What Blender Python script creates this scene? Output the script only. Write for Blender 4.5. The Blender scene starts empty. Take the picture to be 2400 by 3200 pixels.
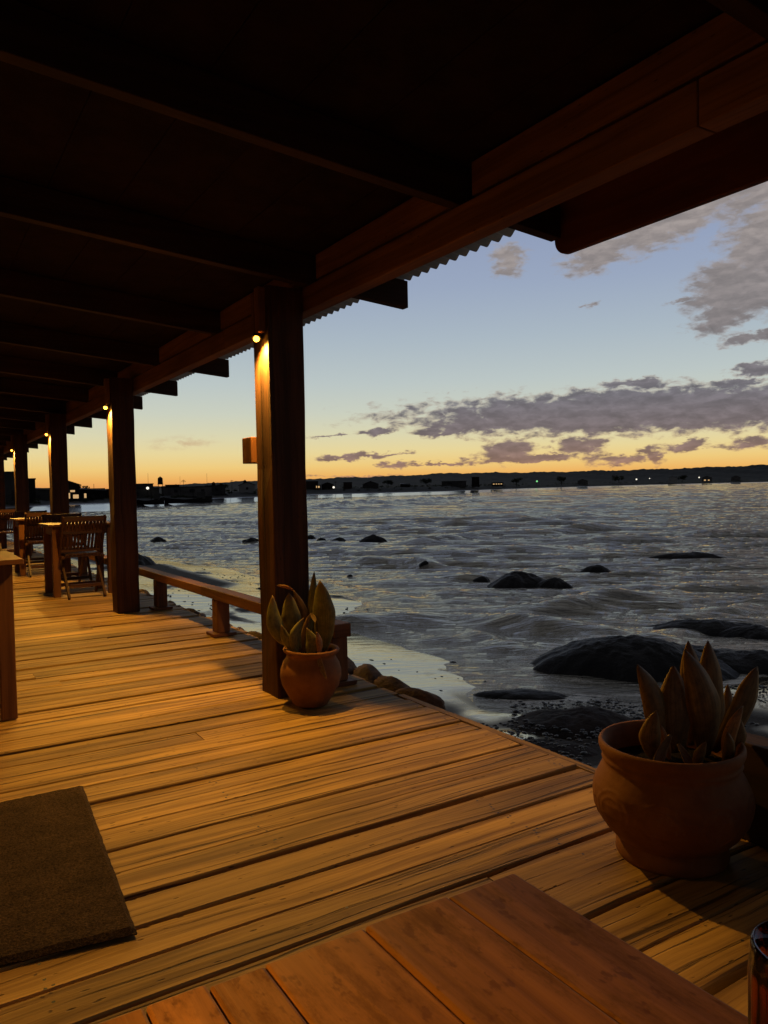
import bpy, bmesh, math, random
import numpy as np
from mathutils import Vector, Matrix, noise as mnoise

random.seed(7)
rng = np.random.default_rng(7)
S = bpy.context.scene
COL = S.collection
R = math.radians

# ------------------------------------------------------------------ camera
YAW, PIT, ROL, EYE = R(31.959), R(-1.714), R(1.247), 1.08
fw = Vector((math.sin(YAW)*math.cos(PIT), math.cos(YAW)*math.cos(PIT), math.sin(PIT)))
rt = Vector((math.cos(YAW), -math.sin(YAW), 0)); up = rt.cross(fw)
rt2 = rt*math.cos(ROL) - up*math.sin(ROL); up2 = up*math.cos(ROL) + rt*math.sin(ROL)
cam = bpy.data.cameras.new('camera'); camo = bpy.data.objects.new('camera', cam); COL.objects.link(camo)
camo.matrix_world = Matrix(((rt2.x, up2.x, -fw.x, 0), (rt2.y, up2.y, -fw.y, 0), (rt2.z, up2.z, -fw.z, EYE), (0, 0, 0, 1)))
cam.sensor_fit = 'VERTICAL'; cam.sensor_height = 32; cam.lens = 24
cam.clip_start = 0.02; cam.clip_end = 20000
S.camera = camo
S.view_settings.view_transform = 'Standard'; S.view_settings.look = 'None'
S.view_settings.exposure = 0; S.view_settings.gamma = 1

def lin(c):
    out = []
    for v in c[:3]:
        v /= 255
        out.append(v/12.92 if v <= .04045 else ((v+.055)/1.055)**2.4)
    return (*out, 1)

# ------------------------------------------------------------------ world: dusk sky
W = bpy.data.worlds.new('World'); S.world = W; W.use_nodes = True
nt = W.node_tree; nt.nodes.clear()
class N:
    """tiny helper to chain shader nodes"""
    def __init__(s, tree): s.t = tree
    def new(s, typ, **k):
        n = s.t.nodes.new(typ)
        for a, v in k.items(): setattr(n, a, v)
        return n
    def link(s, a, b): s.t.links.new(a, b)
    def set(s, sock, v):
        if isinstance(v, bpy.types.NodeSocket): s.link(v, sock)
        else: sock.default_value = v
    def m(s, op, a, b=0.0, c=None, clamp=False):
        n = s.new('ShaderNodeMath', operation=op, use_clamp=clamp)
        s.set(n.inputs[0], a); s.set(n.inputs[1], b)
        if c is not None: s.set(n.inputs[2], c)
        return n.outputs[0]
    def v(s, op, a, b=None, out=0):
        n = s.new('ShaderNodeVectorMath', operation=op); s.set(n.inputs[0], a)
        if b is not None: s.set(n.inputs[1], b)
        return n.outputs[out]
    def smooth(s, x, lo, hi, o0=0., o1=1.):
        n = s.new('ShaderNodeMapRange', interpolation_type='SMOOTHSTEP')
        s.set(n.inputs[0], x); s.set(n.inputs[1], lo); s.set(n.inputs[2], hi); s.set(n.inputs[3], o0); s.set(n.inputs[4], o1)
        return n.outputs[0]
    def noise(s, vec, scale=1., detail=4., rough=.55, dist=0., col=False):
        n = s.new('ShaderNodeTexNoise'); s.set(n.inputs['Vector'], vec)
        n.inputs['Scale'].default_value = scale; n.inputs['Detail'].default_value = detail
        n.inputs['Roughness'].default_value = rough; n.inputs['Distortion'].default_value = dist
        return n.outputs['Color' if col else 'Fac']
    def ramp(s, x, stops, interp='LINEAR'):
        n = s.new('ShaderNodeValToRGB'); cr = n.color_ramp; cr.interpolation = interp
        while len(cr.elements) > 1: cr.elements.remove(cr.elements[-1])
        cr.elements[0].position = stops[0][0]; cr.elements[0].color = stops[0][1]
        for p, c in stops[1:]:
            e = cr.elements.new(p); e.color = c
        s.set(n.inputs[0], x); return n.outputs[0]
    def mix(s, f, a, b, typ='MIX'):
        n = s.new('ShaderNodeMix', data_type='RGBA', blend_type=typ)
        s.set(n.inputs[0], f); s.set(n.inputs[6], a); s.set(n.inputs[7], b); return n.outputs[2]
    def map(s, vec, loc=(0, 0, 0), rot=(0, 0, 0), sc=(1, 1, 1), typ='POINT'):
        n = s.new('ShaderNodeMapping', vector_type=typ); s.set(n.inputs[0], vec)
        n.inputs[1].default_value = loc; n.inputs[2].default_value = rot; n.inputs[3].default_value = sc
        return n.outputs[0]
    def xyz(s, x, y, z=0.):
        n = s.new('ShaderNodeCombineXYZ')
        for i, q in enumerate((x, y, z)): s.set(n.inputs[i], q)
        return n.outputs[0]

w = N(nt)
tc = w.new('ShaderNodeTexCoord'); sep = w.new('ShaderNodeSeparateXYZ'); w.link(tc.outputs['Generated'], sep.inputs[0])
DEG = 57.29578
az = w.m('MULTIPLY', w.m('ARCTAN2', sep.outputs[0], sep.outputs[1]), DEG)
el = w.m('MULTIPLY', w.m('ARCSINE', sep.outputs[2]), DEG)
def stop(e): return math.sqrt(max(0, e+2)/92)
elf = w.m('SQRT', w.m('MAXIMUM', w.m('DIVIDE', w.m('ADD', el, 2.), 92.), 0.))
SKY = [(-2, (60, 40, 28)), (-.6, (190, 124, 74)), (.5, (231, 157, 86)), (1.1, (238, 181, 100)), (1.8, (239, 202, 124)), (2.8, (232, 213, 153)), (4.1, (218, 213, 176)),
       (5.7, (202, 207, 191)), (7.8, (187, 198, 197)), (10.8, (170, 184, 195)), (14.5, (153, 167, 191)), (20, (138, 151, 184)),
       (30, (116, 119, 126)), (60, (72, 72, 75)), (90, (58, 58, 61))]
sky = w.ramp(elf, [(stop(e), lin(c)) for e, c in SKY])
# the far right and the back of the sky are a little duller than where the sun went down
dull = w.smooth(w.m('ABSOLUTE', w.m('SUBTRACT', az, 22.)), 35., 150.)
sky = w.mix(w.m('MULTIPLY', dull, .85), sky, lin((44, 47, 55)))
ae = w.xyz(az, el)
wn = w.noise(w.map(ae, sc=(.55, 1.5, 1)), 1., 3., .6, 0., True)
warp = w.v('MULTIPLY', w.v('SUBTRACT', wn, (.5, .5, .5)), (3.4, 1.1, 0))
wn2 = w.noise(w.map(ae, loc=(31, 7, 0), sc=(2.2, 4.2, 1)), 1., 4., .65, 0., True)
warp2 = w.v('MULTIPLY', w.v('SUBTRACT', wn2, (.5, .5, .5)), (1.0, .5, 0))
aw = w.v('ADD', w.v('ADD', ae, warp), warp2)
CL = [  # az, el, half width, half height, tilt, strength
 (51.5, 5.1, 15.5, 1.35, -.008, 1.5), (40., 4.65, 6.2, .75, .06, 1.15), (57, 5.2, 7.5, 1.4, -.01, 1.3), (46, 5.6, 6, 1.2, .05, 1.2), (36.4, 4.2, 3.6, .42, .05, 1.0),
 (41.2, 2.65, 2.3, 1.0, 0, 1.2), (46.3, 2.75, 2.0, .8, .05, 1.15), (42.6, 1.95, 6.4, .36, .01, 1.1), (49.4, 1.75, 3.4, .5, 0, 1.0), (51.4, 2.0, .9, .9, 0, 1.),
 (31.85, 4.2, 1.7, .36, .07, 1.0), (28.5, 4.0, 2.6, .2, .02, .92), (29.6, 2.4, 3.6, .27, .05, 1.), (32.4, 2.65, 2.4, .22, .02, .95), (32.75, 1.8, 1.4, .33, 0, .97),
 (36.3, 1.85, 3.2, .2, 0, .95), (53.6, 2.6, 2.2, .45, .05, 1.0), (57.6, 2.6, 2.1, .5, .03, 1.0), (60.5, 2.2, 2.5, .4, 0, 1.),
 (58.6, 15.0, 2.7, 2.7, .1, 1.45), (56.9, 12.8, 3.0, 2.0, .1, 1.45), (56., 11., 2.3, 1.2, .2, 1.2), (61, 13, 3, 3, 0, 1.3),
 (57.6, 9.5, 2.8, .55, .12, 1.1), (58, 7.5, 2.2, .6, .05, 1.0), (57, 6.7, 2.8, .4, .03, .98), (50.2, 7.0, 3.8, .5, 0, 1.0),
 (47.6, 15.9, 2.6, 1.15, .25, 1.3), (52.6, 17.3, 7., 1.4, .3, 1.2), (60, 19.2, 6, 2., .25, 1.3), (41.5, 16., 1.6, 1.25, -.1, 1.15), (47.1, 12.6, .9, .3, 0, .78),
 (29.6, .95, 5, .25, 0, .85), (53, 12.3, 1.2, .4, .1, .85),
 (75, 8, 9, 3, .05, 1.1), (88, 14, 12, 4, 0, 1.), (-40, 9, 14, 2, 0, .9), (110, 6, 20, 2.5, 0, 1.1), (170, 10, 30, 4, 0, 1.)]
mask = None
for a0, e0, a, b, t, st in CL:
    q = w.map(aw, (a0, e0, 0), (0, 0, math.atan(t)), (a, b, 1), 'TEXTURE')
    v_ = w.m('MULTIPLY_ADD', w.v('LENGTH', q, out=1), -1., st)
    mask = v_ if mask is None else w.m('MAXIMUM', mask, v_)
f1 = w.noise(w.map(ae, sc=(.75, 1.6, 1)), 1., 9., .57, .3)
f1b = w.noise(w.map(ae, loc=(-.12, -.62, 0), sc=(.75, 1.6, 1)), 1., 6., .52, .3)
cd = w.m('MULTIPLY_ADD', w.m('SUBTRACT', f1, .5), 1.75, mask); hi_ = w.smooth(el, 7., 13.)
dens = w.m('ADD', w.m('MULTIPLY', w.smooth(cd, .03, .62), w.m('SUBTRACT', 1., hi_)), w.m('MULTIPLY', w.m('MULTIPLY', w.smooth(cd, .04, .75), hi_), .92))
wisp = w.map(ae, (17.4, 3.65, 0), (0, 0, .075), (3.0, .6, 1), 'TEXTURE')
wd = w.m('MULTIPLY', w.smooth(w.v('LENGTH', w.v('ADD', wisp, w.v('SCALE', warp2, None)), out=1), 1.1, .2), w.smooth(f1, .38, .62))
for l_ in list(nt.links):
    pass
ccol = w.ramp(w.m('DIVIDE', el, 20., clamp=True), [(0, lin((178, 128, 98))), (.1, lin((140, 112, 104))), (.2, lin((116, 104, 108))), (.32, lin((112, 108, 116))), (.55, lin((128, 119, 118))), (.85, lin((150, 139, 132)))])
f2 = w.noise(w.map(ae, loc=(5, 3, 0), sc=(.5, 1.6, 1)), 1., 5., .6, .4)
relief = w.smooth(w.m('SUBTRACT', f1, f1b), -.16, .16, 1.13, .89)
shade = w.m('MULTIPLY', w.smooth(f2, .3, .7, .86, 1.14), relief)
ccol = w.mix(1., ccol, w.xyz(shade, shade, shade), 'MULTIPLY')
edge = w.m('MULTIPLY', w.smooth(dens, .9, .25), .38)
ccol = w.mix(edge, ccol, w.mix(hi_, lin((206, 156, 118)), lin((178, 168, 164))))
final = w.mix(w.m('MULTIPLY', dens, .96), sky, ccol)
final = w.mix(w.m('MULTIPLY', wd, .5), final, lin((190, 150, 118)))
bg = w.new('ShaderNodeBackground'); w.link(final, bg.inputs[0]); bg.inputs[1].default_value = 1.0
wo = w.new('ShaderNodeOutputWorld'); w.link(bg.outputs[0], wo.inputs[0])

# the sun has set: its last skylight is in the world above; the lamps under the roof are built with their fixtures below
LAMP_W, WALL_W, LAMP_COL = 142., 33., (1.0, .50, .07)

# ------------------------------------------------------------------ object helpers
def tag(o, label=None, cat=None, group=None, kind=None):
    if label: o['label'] = label
    if cat: o['category'] = cat
    if group: o['group'] = group
    if kind: o['kind'] = kind
    return o
def empty(name, loc=(0, 0, 0), rz=0., **k):
    o = bpy.data.objects.new(name, None); COL.objects.link(o); o.location = loc; o.rotation_euler = (0, 0, rz)
    o.empty_display_size = .1
    return tag(o, **k)
def link_mesh(name, me, mat, parent=None, bevel=0., smooth=False):
    o = bpy.data.objects.new(name, me); COL.objects.link(o)
    if mat is not None:
        for mm in (mat if isinstance(mat, (list, tuple)) else [mat]): me.materials.append(mm)
    if parent: o.parent = parent
    if smooth:
        me.polygons.foreach_set('use_smooth', [True]*len(me.polygons))
    if bevel:
        b = o.modifiers.new('bevel', 'BEVEL'); b.width = bevel; b.segments = 2; b.limit_method = 'ANGLE'; b.harden_normals = False
    return o
def copy_tree(o, parent=None):
    c = o.copy(); COL.objects.link(c)
    if parent: c.parent = parent
    for ch in list(o.children): copy_tree(ch, c)
    return c

class MB:
    """collects boxes, bars, lathes into one mesh with grain-aligned uv and a random value per piece"""
    def __init__(s): s.v = []; s.f = []; s.uv = []; s.r = []; s.mi = []
    def hexa(s, P, rnd=None, mi=0, grain=None):
        """8 corners: bottom 4 ccw then top 4 ccw"""
        P = [Vector(p) for p in P]; b = len(s.v); s.v += [tuple(p) for p in P]
        rnd = random.random() if rnd is None else rnd
        ex = [(P[1]-P[0]), (P[3]-P[0]), (P[4]-P[0])]
        L = [e.length for e in ex]; g = L.index(max(L)) if grain is None else grain
        o = [0, 1, 2]; o.remove(g)
        def q(i):
            d = P[i]-P[0]
            u = d.dot(ex[g].normalized()); v1 = d.dot(ex[o[0]].normalized()); v2 = d.dot(ex[o[1]].normalized())
            return u, v1, v2
        for f in ((0, 3, 2, 1), (4, 5, 6, 7), (0, 1, 5, 4), (1, 2, 6, 5), (2, 3, 7, 6), (3, 0, 4, 7)):
            s.f.append(tuple(b+i for i in f)); s.r.append(rnd); s.mi.append(mi)
            c = [q(i) for i in f]
            du = max(x[0] for x in c)-min(x[0] for x in c)
            for x in c:
                if du < 1e-4: s.uv.append((x[1]*.4+rnd*37, x[2]*1.+rnd*17))
                else: s.uv.append((x[0]+rnd*37, x[1]+x[2]+rnd*17))
    def box(s, x0, x1, y0, y1, z0, z1, **k):
        s.hexa([(x0, y0, z0), (x1, y0, z0), (x1, y1, z0), (x0, y1, z0), (x0, y0, z1), (x1, y0, z1), (x1, y1, z1), (x0, y1, z1)], **k); return s
    def bar(s, p, q, wd, h, side=(1, 0, 0), **k):
        p, q = Vector(p), Vector(q); d = (q-p).normalized(); a = Vector(side); a = (a-d*a.dot(d)).normalized(); n = d.cross(a)
        c = []
        for e in (p, q):
            c += [e-a*wd/2-n*h/2, e+a*wd/2-n*h/2, e+a*wd/2+n*h/2, e-a*wd/2+n*h/2]
        s.hexa(c, **k); return s
    def tube(s, p, q, r0, r1=None, n=12, mi=0):
        r1 = r0 if r1 is None else r1
        p, q = Vector(p), Vector(q); d = (q-p).normalized(); a = d.orthogonal().normalized(); e = d.cross(a); b = len(s.v)
        for c, r in ((p, r0), (q, r1)):
            for i in range(n):
                t = 2*math.pi*i/n; s.v.append(tuple(c+a*math.cos(t)*r+e*math.sin(t)*r))
        rnd = random.random()
        for i in range(n):
            j = (i+1) % n; s._f((b+i, b+j, b+n+j, b+n+i), rnd, mi)
        s._f(tuple(b+i for i in reversed(range(n))), rnd, mi); s._f(tuple(b+n+i for i in range(n)), rnd, mi)
        return s
    def _f(s, f, rnd=0., mi=0):
        s.f.append(f); s.r.append(rnd); s.mi.append(mi)
        for i in f: s.uv.append((s.v[i][2], s.v[i][0]+s.v[i][1]))
    def lathe(s, prof, n=32, cx=0., cy=0., mi=0, fn=None):
        b = len(s.v)
        for r, z in prof:
            for i in range(n):
                t = 2*math.pi*i/n; rr = r if fn is None else fn(r, z, t)
                s.v.append((cx+rr*math.cos(t), cy+rr*math.sin(t), z))
        for k in range(len(prof)-1):
            for i in range(n):
                j = (i+1) % n; s._f((b+k*n+i, b+k*n+j, b+(k+1)*n+j, b+(k+1)*n+i), .5, mi)
        return s
    def build(s, name, mat, parent=None, bevel=0., smooth=False, xf=None):
        me = bpy.data.meshes.new(name)
        vv = s.v if xf is None else [tuple(xf @ Vector(p)) for p in s.v]
        me.from_pydata(vv, [], s.f)
        ul = me.uv_layers.new(name='UVMap'); ul.data.foreach_set('uv', np.array(s.uv, 'f').ravel())
        at = me.attributes.new('rnd', 'FLOAT', 'FACE'); at.data.foreach_set('value', np.array(s.r, 'f'))
        me.polygons.foreach_set('material_index', s.mi)
        me.update()
        return link_mesh(name, me, mat, parent, bevel, smooth)

# ------------------------------------------------------------------ materials
def mat(name):
    m = bpy.data.materials.new(name); m.use_nodes = True; t = m.node_tree
    b = t.nodes['Principled BSDF']; return m, N(t), b
def flat(name, c, rough=.8, spec=.3, var=.25, scale=6., bump=.15, metal=0.):
    m, n, b = mat(name)
    t = n.new('ShaderNodeTexCoord').outputs['Object']
    f = n.noise(t, scale, 6., .6)
    k = n.smooth(f, .3, .7, 1-var, 1+var)
    n.link(n.mix(1., (*c, 1), n.xyz(k, k, k), 'MULTIPLY'), b.inputs['Base Color'])
    b.inputs['Roughness'].default_value = rough; b.inputs['Specular IOR Level'].default_value = spec; b.inputs['Metallic'].default_value = metal
    if bump:
        bp = n.new('ShaderNodeBump'); bp.inputs['Strength'].default_value = bump; bp.inputs['Distance'].default_value = .02
        n.link(n.noise(t, scale*5, 5., .6), bp.inputs['Height']); n.link(bp.outputs[0], b.inputs['Normal'])
    return m
def wood(name, light, dark, crack=.4, rough=.7, spec=.3, bump=.5, fine=1., vary=.22, knots=True, stain=0., groove=0.):
    m, n, b = mat(name)
    uv = n.new('ShaderNodeUVMap').outputs[0]
    at = n.new('ShaderNodeAttribute'); at.attribute_name = 'rnd'; rnd = at.outputs['Fac']
    warp = n.v('SCALE', n.v('SUBTRACT', n.noise(n.map(uv, sc=(1.4, 5, 1)), 1., 3., .5, 0., True), (.5, .5, .5)), None)
    warp.node.inputs['Scale'].default_value = .065
    p = n.v('ADD', uv, n.v('MULTIPLY', warp, (0, 1, 0)))
    g1 = n.noise(n.map(p, sc=(.7*fine, 19*fine, 1)), 1., 6., .62, .15)
    g2 = n.noise(n.map(p, sc=(2.2*fine, 95*fine, 1)), 1., 4., .6)
    blotch = n.noise(n.map(uv, sc=(1.1, 4, 1)), 1., 4., .55)
    f = n.m('ADD', n.m('MULTIPLY', g1, .74), n.m('MULTIPLY', g2, .26))
    c = n.mix(n.smooth(f, .36, .62), (*dark, 1), (*light, 1))
    k = n.m('MULTIPLY', n.m('MULTIPLY_ADD', rnd, vary*2, 1-vary), n.smooth(blotch, .25, .75, .62, 1.2))
    c = n.mix(1., c, n.xyz(k, k, k), 'MULTIPLY')
    ck = n.noise(n.map(p, loc=(3, 9, 0), sc=(.55*fine, 46*fine, 1)), 1., 4., .55)
    cr = n.m('MULTIPLY', n.smooth(ck, .575, .66), crack)
    hole = 0
    if knots:
        vo = n.new('ShaderNodeTexVoronoi'); n.link(n.map(p, sc=(2.1, 8.5, 1)), vo.inputs['Vector'])
        kn = n.m('MULTIPLY', n.smooth(vo.outputs['Distance'], .13, .05), .75)
        cr = n.m('MAXIMUM', cr, kn)
    c = n.mix(cr, c, (dark[0]*.22, dark[1]*.2, dark[2]*.18, 1))
    if stain:
        st = n.smooth(n.noise(n.map(uv, sc=(9, 26, 1)), 1., 7., .75), .46, .66)
        st = n.m('MULTIPLY', st, stain)
        c = n.mix(st, c, (dark[0]*.45, dark[1]*.5, dark[2]*.6, 1))
        sp = n.m('MULTIPLY', n.smooth(n.noise(n.map(uv, loc=(2, 2, 0), sc=(40, 70, 1)), 1., 3., .6), .57, .66), stain)
        c = n.mix(sp, c, (dark[0]*.5, dark[1]*.4, dark[2]*.3, 1))
        n.link(n.m('MULTIPLY_ADD', st, .3, rough), b.inputs['Roughness'])
    else: b.inputs['Roughness'].default_value = rough
    n.link(c, b.inputs['Base Color']); b.inputs['Specular IOR Level'].default_value = spec
    h = n.m('SUBTRACT', n.m('MULTIPLY_ADD', g1, .6, n.m('MULTIPLY', g2, .4)), n.m('MULTIPLY', cr, 1.2))
    bp = n.new('ShaderNodeBump'); bp.inputs['Strength'].default_value = bump; bp.inputs['Distance'].default_value = .004
    n.link(h, bp.inputs['Height']); n.link(bp.outputs[0], b.inputs['Normal'])
    return m
M = {}
M['deck'] = wood('weathered deck boards', (.50, .305, .085), (.21, .112, .03), crack=.85, rough=.66, spec=.25, bump=1., vary=.24)
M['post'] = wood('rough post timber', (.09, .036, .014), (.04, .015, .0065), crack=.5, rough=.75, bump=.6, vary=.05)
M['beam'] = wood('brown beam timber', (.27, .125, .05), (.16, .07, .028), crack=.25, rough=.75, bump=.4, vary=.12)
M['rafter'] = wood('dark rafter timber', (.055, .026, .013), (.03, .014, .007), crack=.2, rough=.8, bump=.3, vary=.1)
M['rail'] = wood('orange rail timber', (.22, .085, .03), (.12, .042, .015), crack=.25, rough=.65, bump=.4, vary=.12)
M['table'] = wood('oiled table slats', (.26, .112, .032), (.145, .056, .016), crack=.0, rough=.5, spec=.10, bump=.25, fine=1.4, vary=.1, knots=False, stain=.6)
M['furn'] = wood('furniture wood', (.18, .072, .026), (.10, .037, .014), crack=.1, rough=.55, bump=.25, fine=1.3, vary=.1, knots=False)
M['chair'] = wood('chair wood', (.075, .028, .011), (.04, .015, .006), crack=.1, rough=.5, bump=.2, fine=1.3, vary=.1, knots=False)
M['board'] = wood('painted name board', (.17, .055, .022), (.12, .038, .015), crack=.05, rough=.7, bump=.2, vary=.05, knots=False)
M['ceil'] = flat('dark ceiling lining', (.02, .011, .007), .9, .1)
M['metal'] = flat('galvanised roofing', (.32, .31, .30), .5, .5, .2, 3., .05, .3)
M['black'] = flat('blackened metal', (.015, .013, .012), .5, .4, .2, 8., 0.)
M['wall'] = flat('restaurant plaster', (.12, .085, .06), .9, .2)
M['stone'] = flat('brown edging stone', (.12, .068, .042), .8, .3, .45, 7., .8)
M['rock'] = flat('wet dark rock', (.010, .008, .007), .55, .28, .5, 2.5, 1.)
M['rockbrown'] = flat('brown beach rock', (.032, .022, .018), .8, .25, .5, 3., 1.)
M['pebble'] = flat('dark pebbles', (.03, .027, .026), .5, .5, .4, 20., 0.)
M['soil'] = flat('potting soil', (.012, .009, .007), .95, .1, .4, 40., .8)
M['brass'] = flat('lamp shade metal', (.06, .045, .03), .45, .5, .2, 8., 0.)

def emis(name, c, st):
    m, n, b = mat(name); b.inputs['Base Color'].default_value = (0, 0, 0, 1)
    b.inputs['Emission Color'].default_value = (*c, 1); b.inputs['Emission Strength'].default_value = st; return m
M['bulb'] = emis('lamp bulb', (1., .40, .035), 12.)
M['white_light'] = emis('white lamp glass', (1., .92, .75), 1.3)
M['warm_light'] = emis('warm lit glass', (1., .62, .28), .6)
M['green_light'] = emis('green lamp glass', (.3, 1., .35), .8)

def terracotta(name, base, dust):
    m, n, b = mat(name); t = n.new('ShaderNodeTexCoord').outputs['Object']
    f = n.noise(t, 9., 7., .65); c = n.mix(n.smooth(f, .35, .7), (*base, 1), (base[0]*.7, base[1]*.62, base[2]*.6, 1))
    f2 = n.smooth(n.noise(n.map(t, loc=(4, 1, 2), sc=(1, 1, .55)), 9., 8., .75), .54, .70)
    c = n.mix(n.m('MULTIPLY', f2, .5), c, (*dust, 1)); n.link(c, b.inputs['Base Color'])
    b.inputs['Roughness'].default_value = .78; b.inputs['Specular IOR Level'].default_value = .3
    bp = n.new('ShaderNodeBump'); bp.inputs['Strength'].default_value = .35; bp.inputs['Distance'].default_value = .003
    n.link(n.noise(t, 60., 5., .6), bp.inputs['Height']); n.link(bp.outputs[0], b.inputs['Normal']); return m
M['terra'] = terracotta('terracotta', (.21, .088, .03), (.25, .14, .07))

def leafmat(name, mid, edge):
    m, n, b = mat(name); uv = n.new('ShaderNodeUVMap').outputs[0]
    sp = n.new('ShaderNodeSeparateXYZ'); n.link(uv, sp.inputs[0])
    e = n.m('ABSOLUTE', n.m('SUBTRACT', sp.outputs[0], .5))
    oi = n.new('ShaderNodeObjectInfo').outputs['Random']; uvo = n.v('ADD', uv, n.xyz(n.m('MULTIPLY', oi, 9.), n.m('MULTIPLY', oi, 31.)))
    f = n.noise(n.map(uvo, sc=(3.5, 9, 1)), 1., 6., .65); st = n.noise(n.map(uvo, sc=(22, 1.6, 1)), 1., 3., .5)
    k = n.m('MULTIPLY', n.smooth(f, .3, .7, .65, 1.3), n.smooth(st, .3, .7, .75, 1.2))
    c = n.mix(1., (*mid, 1), n.xyz(k, k, k), 'MULTIPLY')
    c = n.mix(n.smooth(e, .42, .485), c, (*edge, 1))
    br = n.smooth(n.m('ADD', n.m('MULTIPLY', sp.outputs[1], .8), n.m('MULTIPLY', f, .45)), .86, 1.0); c = n.mix(n.m('MULTIPLY', br, .8), c, (.13, .062, .02, 1))
    c = n.mix(n.m('MULTIPLY', n.smooth(f, .60, .68), .6), c, (.09, .045, .016, 1)); n.link(c, b.inputs['Base Color'])
    b.inputs['Roughness'].default_value = .5; b.inputs['Specular IOR Level'].default_value = .4
    return m
M['leaf'] = leafmat('olive leaf', (.14, .125, .035), (.24, .20, .075))
M['leafbrown'] = leafmat('browning leaf', (.17, .10, .032), (.25, .15, .055))
M['dead'] = leafmat('dead leaf', (.33, .14, .035), (.42, .21, .06))

def matmat():
    m, n, b = mat('coir mat'); t = n.new('ShaderNodeTexCoord').outputs['Object']
    f = n.noise(t, 160., 4., .7); g = n.noise(t, 9., 4., .6)
    k = n.m('MULTIPLY', n.smooth(f, .3, .7, .35, 1.6), n.smooth(g, .3, .7, .8, 1.2))
    n.link(n.mix(1., (.06, .037, .02, 1), n.xyz(k, k, k), 'MULTIPLY'), b.inputs['Base Color'])
    b.inputs['Roughness'].default_value = .95; b.inputs['Specular IOR Level'].default_value = .1
    bp = n.new('ShaderNodeBump'); bp.inputs['Strength'].default_value = 1.; bp.inputs['Distance'].default_value = .006
    n.link(f, bp.inputs['Height']); n.link(bp.outputs[0], b.inputs['Normal']); return m
M['mat'] = matmat()

def glassmat():
    m, n, b = mat('amber glass'); b.inputs['Base Color'].default_value = (.75, .22, .03, 1); b.inputs['Roughness'].default_value = .04
    b.inputs['Transmission Weight'].default_value = 1.; b.inputs['IOR'].default_value = 1.5; return m
M['glass'] = glassmat()

def watermat():
    m, n, b = mat('sea water'); t = n.new('ShaderNodeTexCoord').outputs['Object']
    b.inputs['Base Color'].default_value = (.016, .016, .016, 1); b.inputs['Roughness'].default_value = .035; b.inputs['IOR'].default_value = 4.0; b.inputs['Specular Tint'].default_value = (1., .93, .78, 1)
    d = n.v('LENGTH', n.v('MULTIPLY', t, (1, 1, 0)), out=1)
    h = n.m('ADD', n.m('MULTIPLY', n.noise(n.map(n.map(t, rot=(0, 0, .698)), sc=(.5, 2.3, 1)), 3.0, 5., .62, .4), 1.0), n.m('MULTIPLY', n.noise(n.map(n.map(t, rot=(0, 0, .698)), sc=(.45, 1.7, 1)), .55, 3., .6, .4), 2.0))
    bp = n.new('ShaderNodeBump'); bp.inputs['Strength'].default_value = .9; n.link(n.m('MULTIPLY', n.smooth(d, 5., 60., .06, .22), 1.), bp.inputs['Distance'])
    n.link(h, bp.inputs['Height']); n.link(bp.outputs[0], b.inputs['Normal'])
    at = n.new('ShaderNodeAttribute'); at.attribute_name = 'foam'
    fn = n.noise(n.map(n.map(t, rot=(0, 0, .698)), sc=(1.6, 4.2, 1)), 2.2, 6., .7, .8)
    fm = n.m('MULTIPLY', n.smooth(n.m('ADD', fn, n.m('MULTIPLY', at.outputs['Fac'], .34)), .72, .90), .75)
    n.link(n.mix(fm, (.016, .016, .016, 1), (.62, .61, .58, 1)), b.inputs['Base Color'])
    n.link(n.m('MULTIPLY_ADD', fm, .55, .035), b.inputs['Roughness'])
    return m
M['water'] = watermat()

def sandmat():
    m, n, b = mat('wet beach sand'); t = n.new('ShaderNodeTexCoord').outputs['Object']
    at = n.new('ShaderNodeAttribute'); at.attribute_name = 'wet'; wet = at.outputs['Fac']
    pn = n.noise(n.map(t, sc=(.5, .35, 1)), 1., 5., .6, .5)
    wt = n.m('MULTIPLY', wet, n.smooth(pn, .34, .46))
    g = n.noise(t, 30., 5., .7)
    c = n.mix(wt, (.062, .052, .043, 1), (.045, .04, .035, 1))
    k = n.smooth(g, .3, .7, .7, 1.3); c = n.mix(1., c, n.xyz(k, k, k), 'MULTIPLY'); n.link(c, b.inputs['Base Color'])
    n.link(n.m('MULTIPLY_ADD', wt, -.72, .8), b.inputs['Roughness'])
    n.link(n.m('MULTIPLY_ADD', wt, 7., 1.33), b.inputs['IOR'])
    n.link(n.m('MULTIPLY_ADD', wt, .3, .2), b.inputs['Specular IOR Level'])
    bp = n.new('ShaderNodeBump'); bp.inputs['Strength'].default_value = .8; bp.inputs['Distance'].default_value = .03; b.inputs['Specular Tint'].default_value = (1., .90, .66, 1)
    h = n.m('ADD', n.m('MULTIPLY', n.noise(n.map(t, rot=(0, 0, .35), sc=(.9, 3.4, 1)), 1.2, 3., .5), .8), n.m('MULTIPLY', n.m('MULTIPLY', g, .35), n.m('SUBTRACT', 1.15, wt)))
    n.link(h, bp.inputs['Height']); n.link(bp.outputs[0], b.inputs['Normal']); return m
M['sand'] = sandmat()

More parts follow.
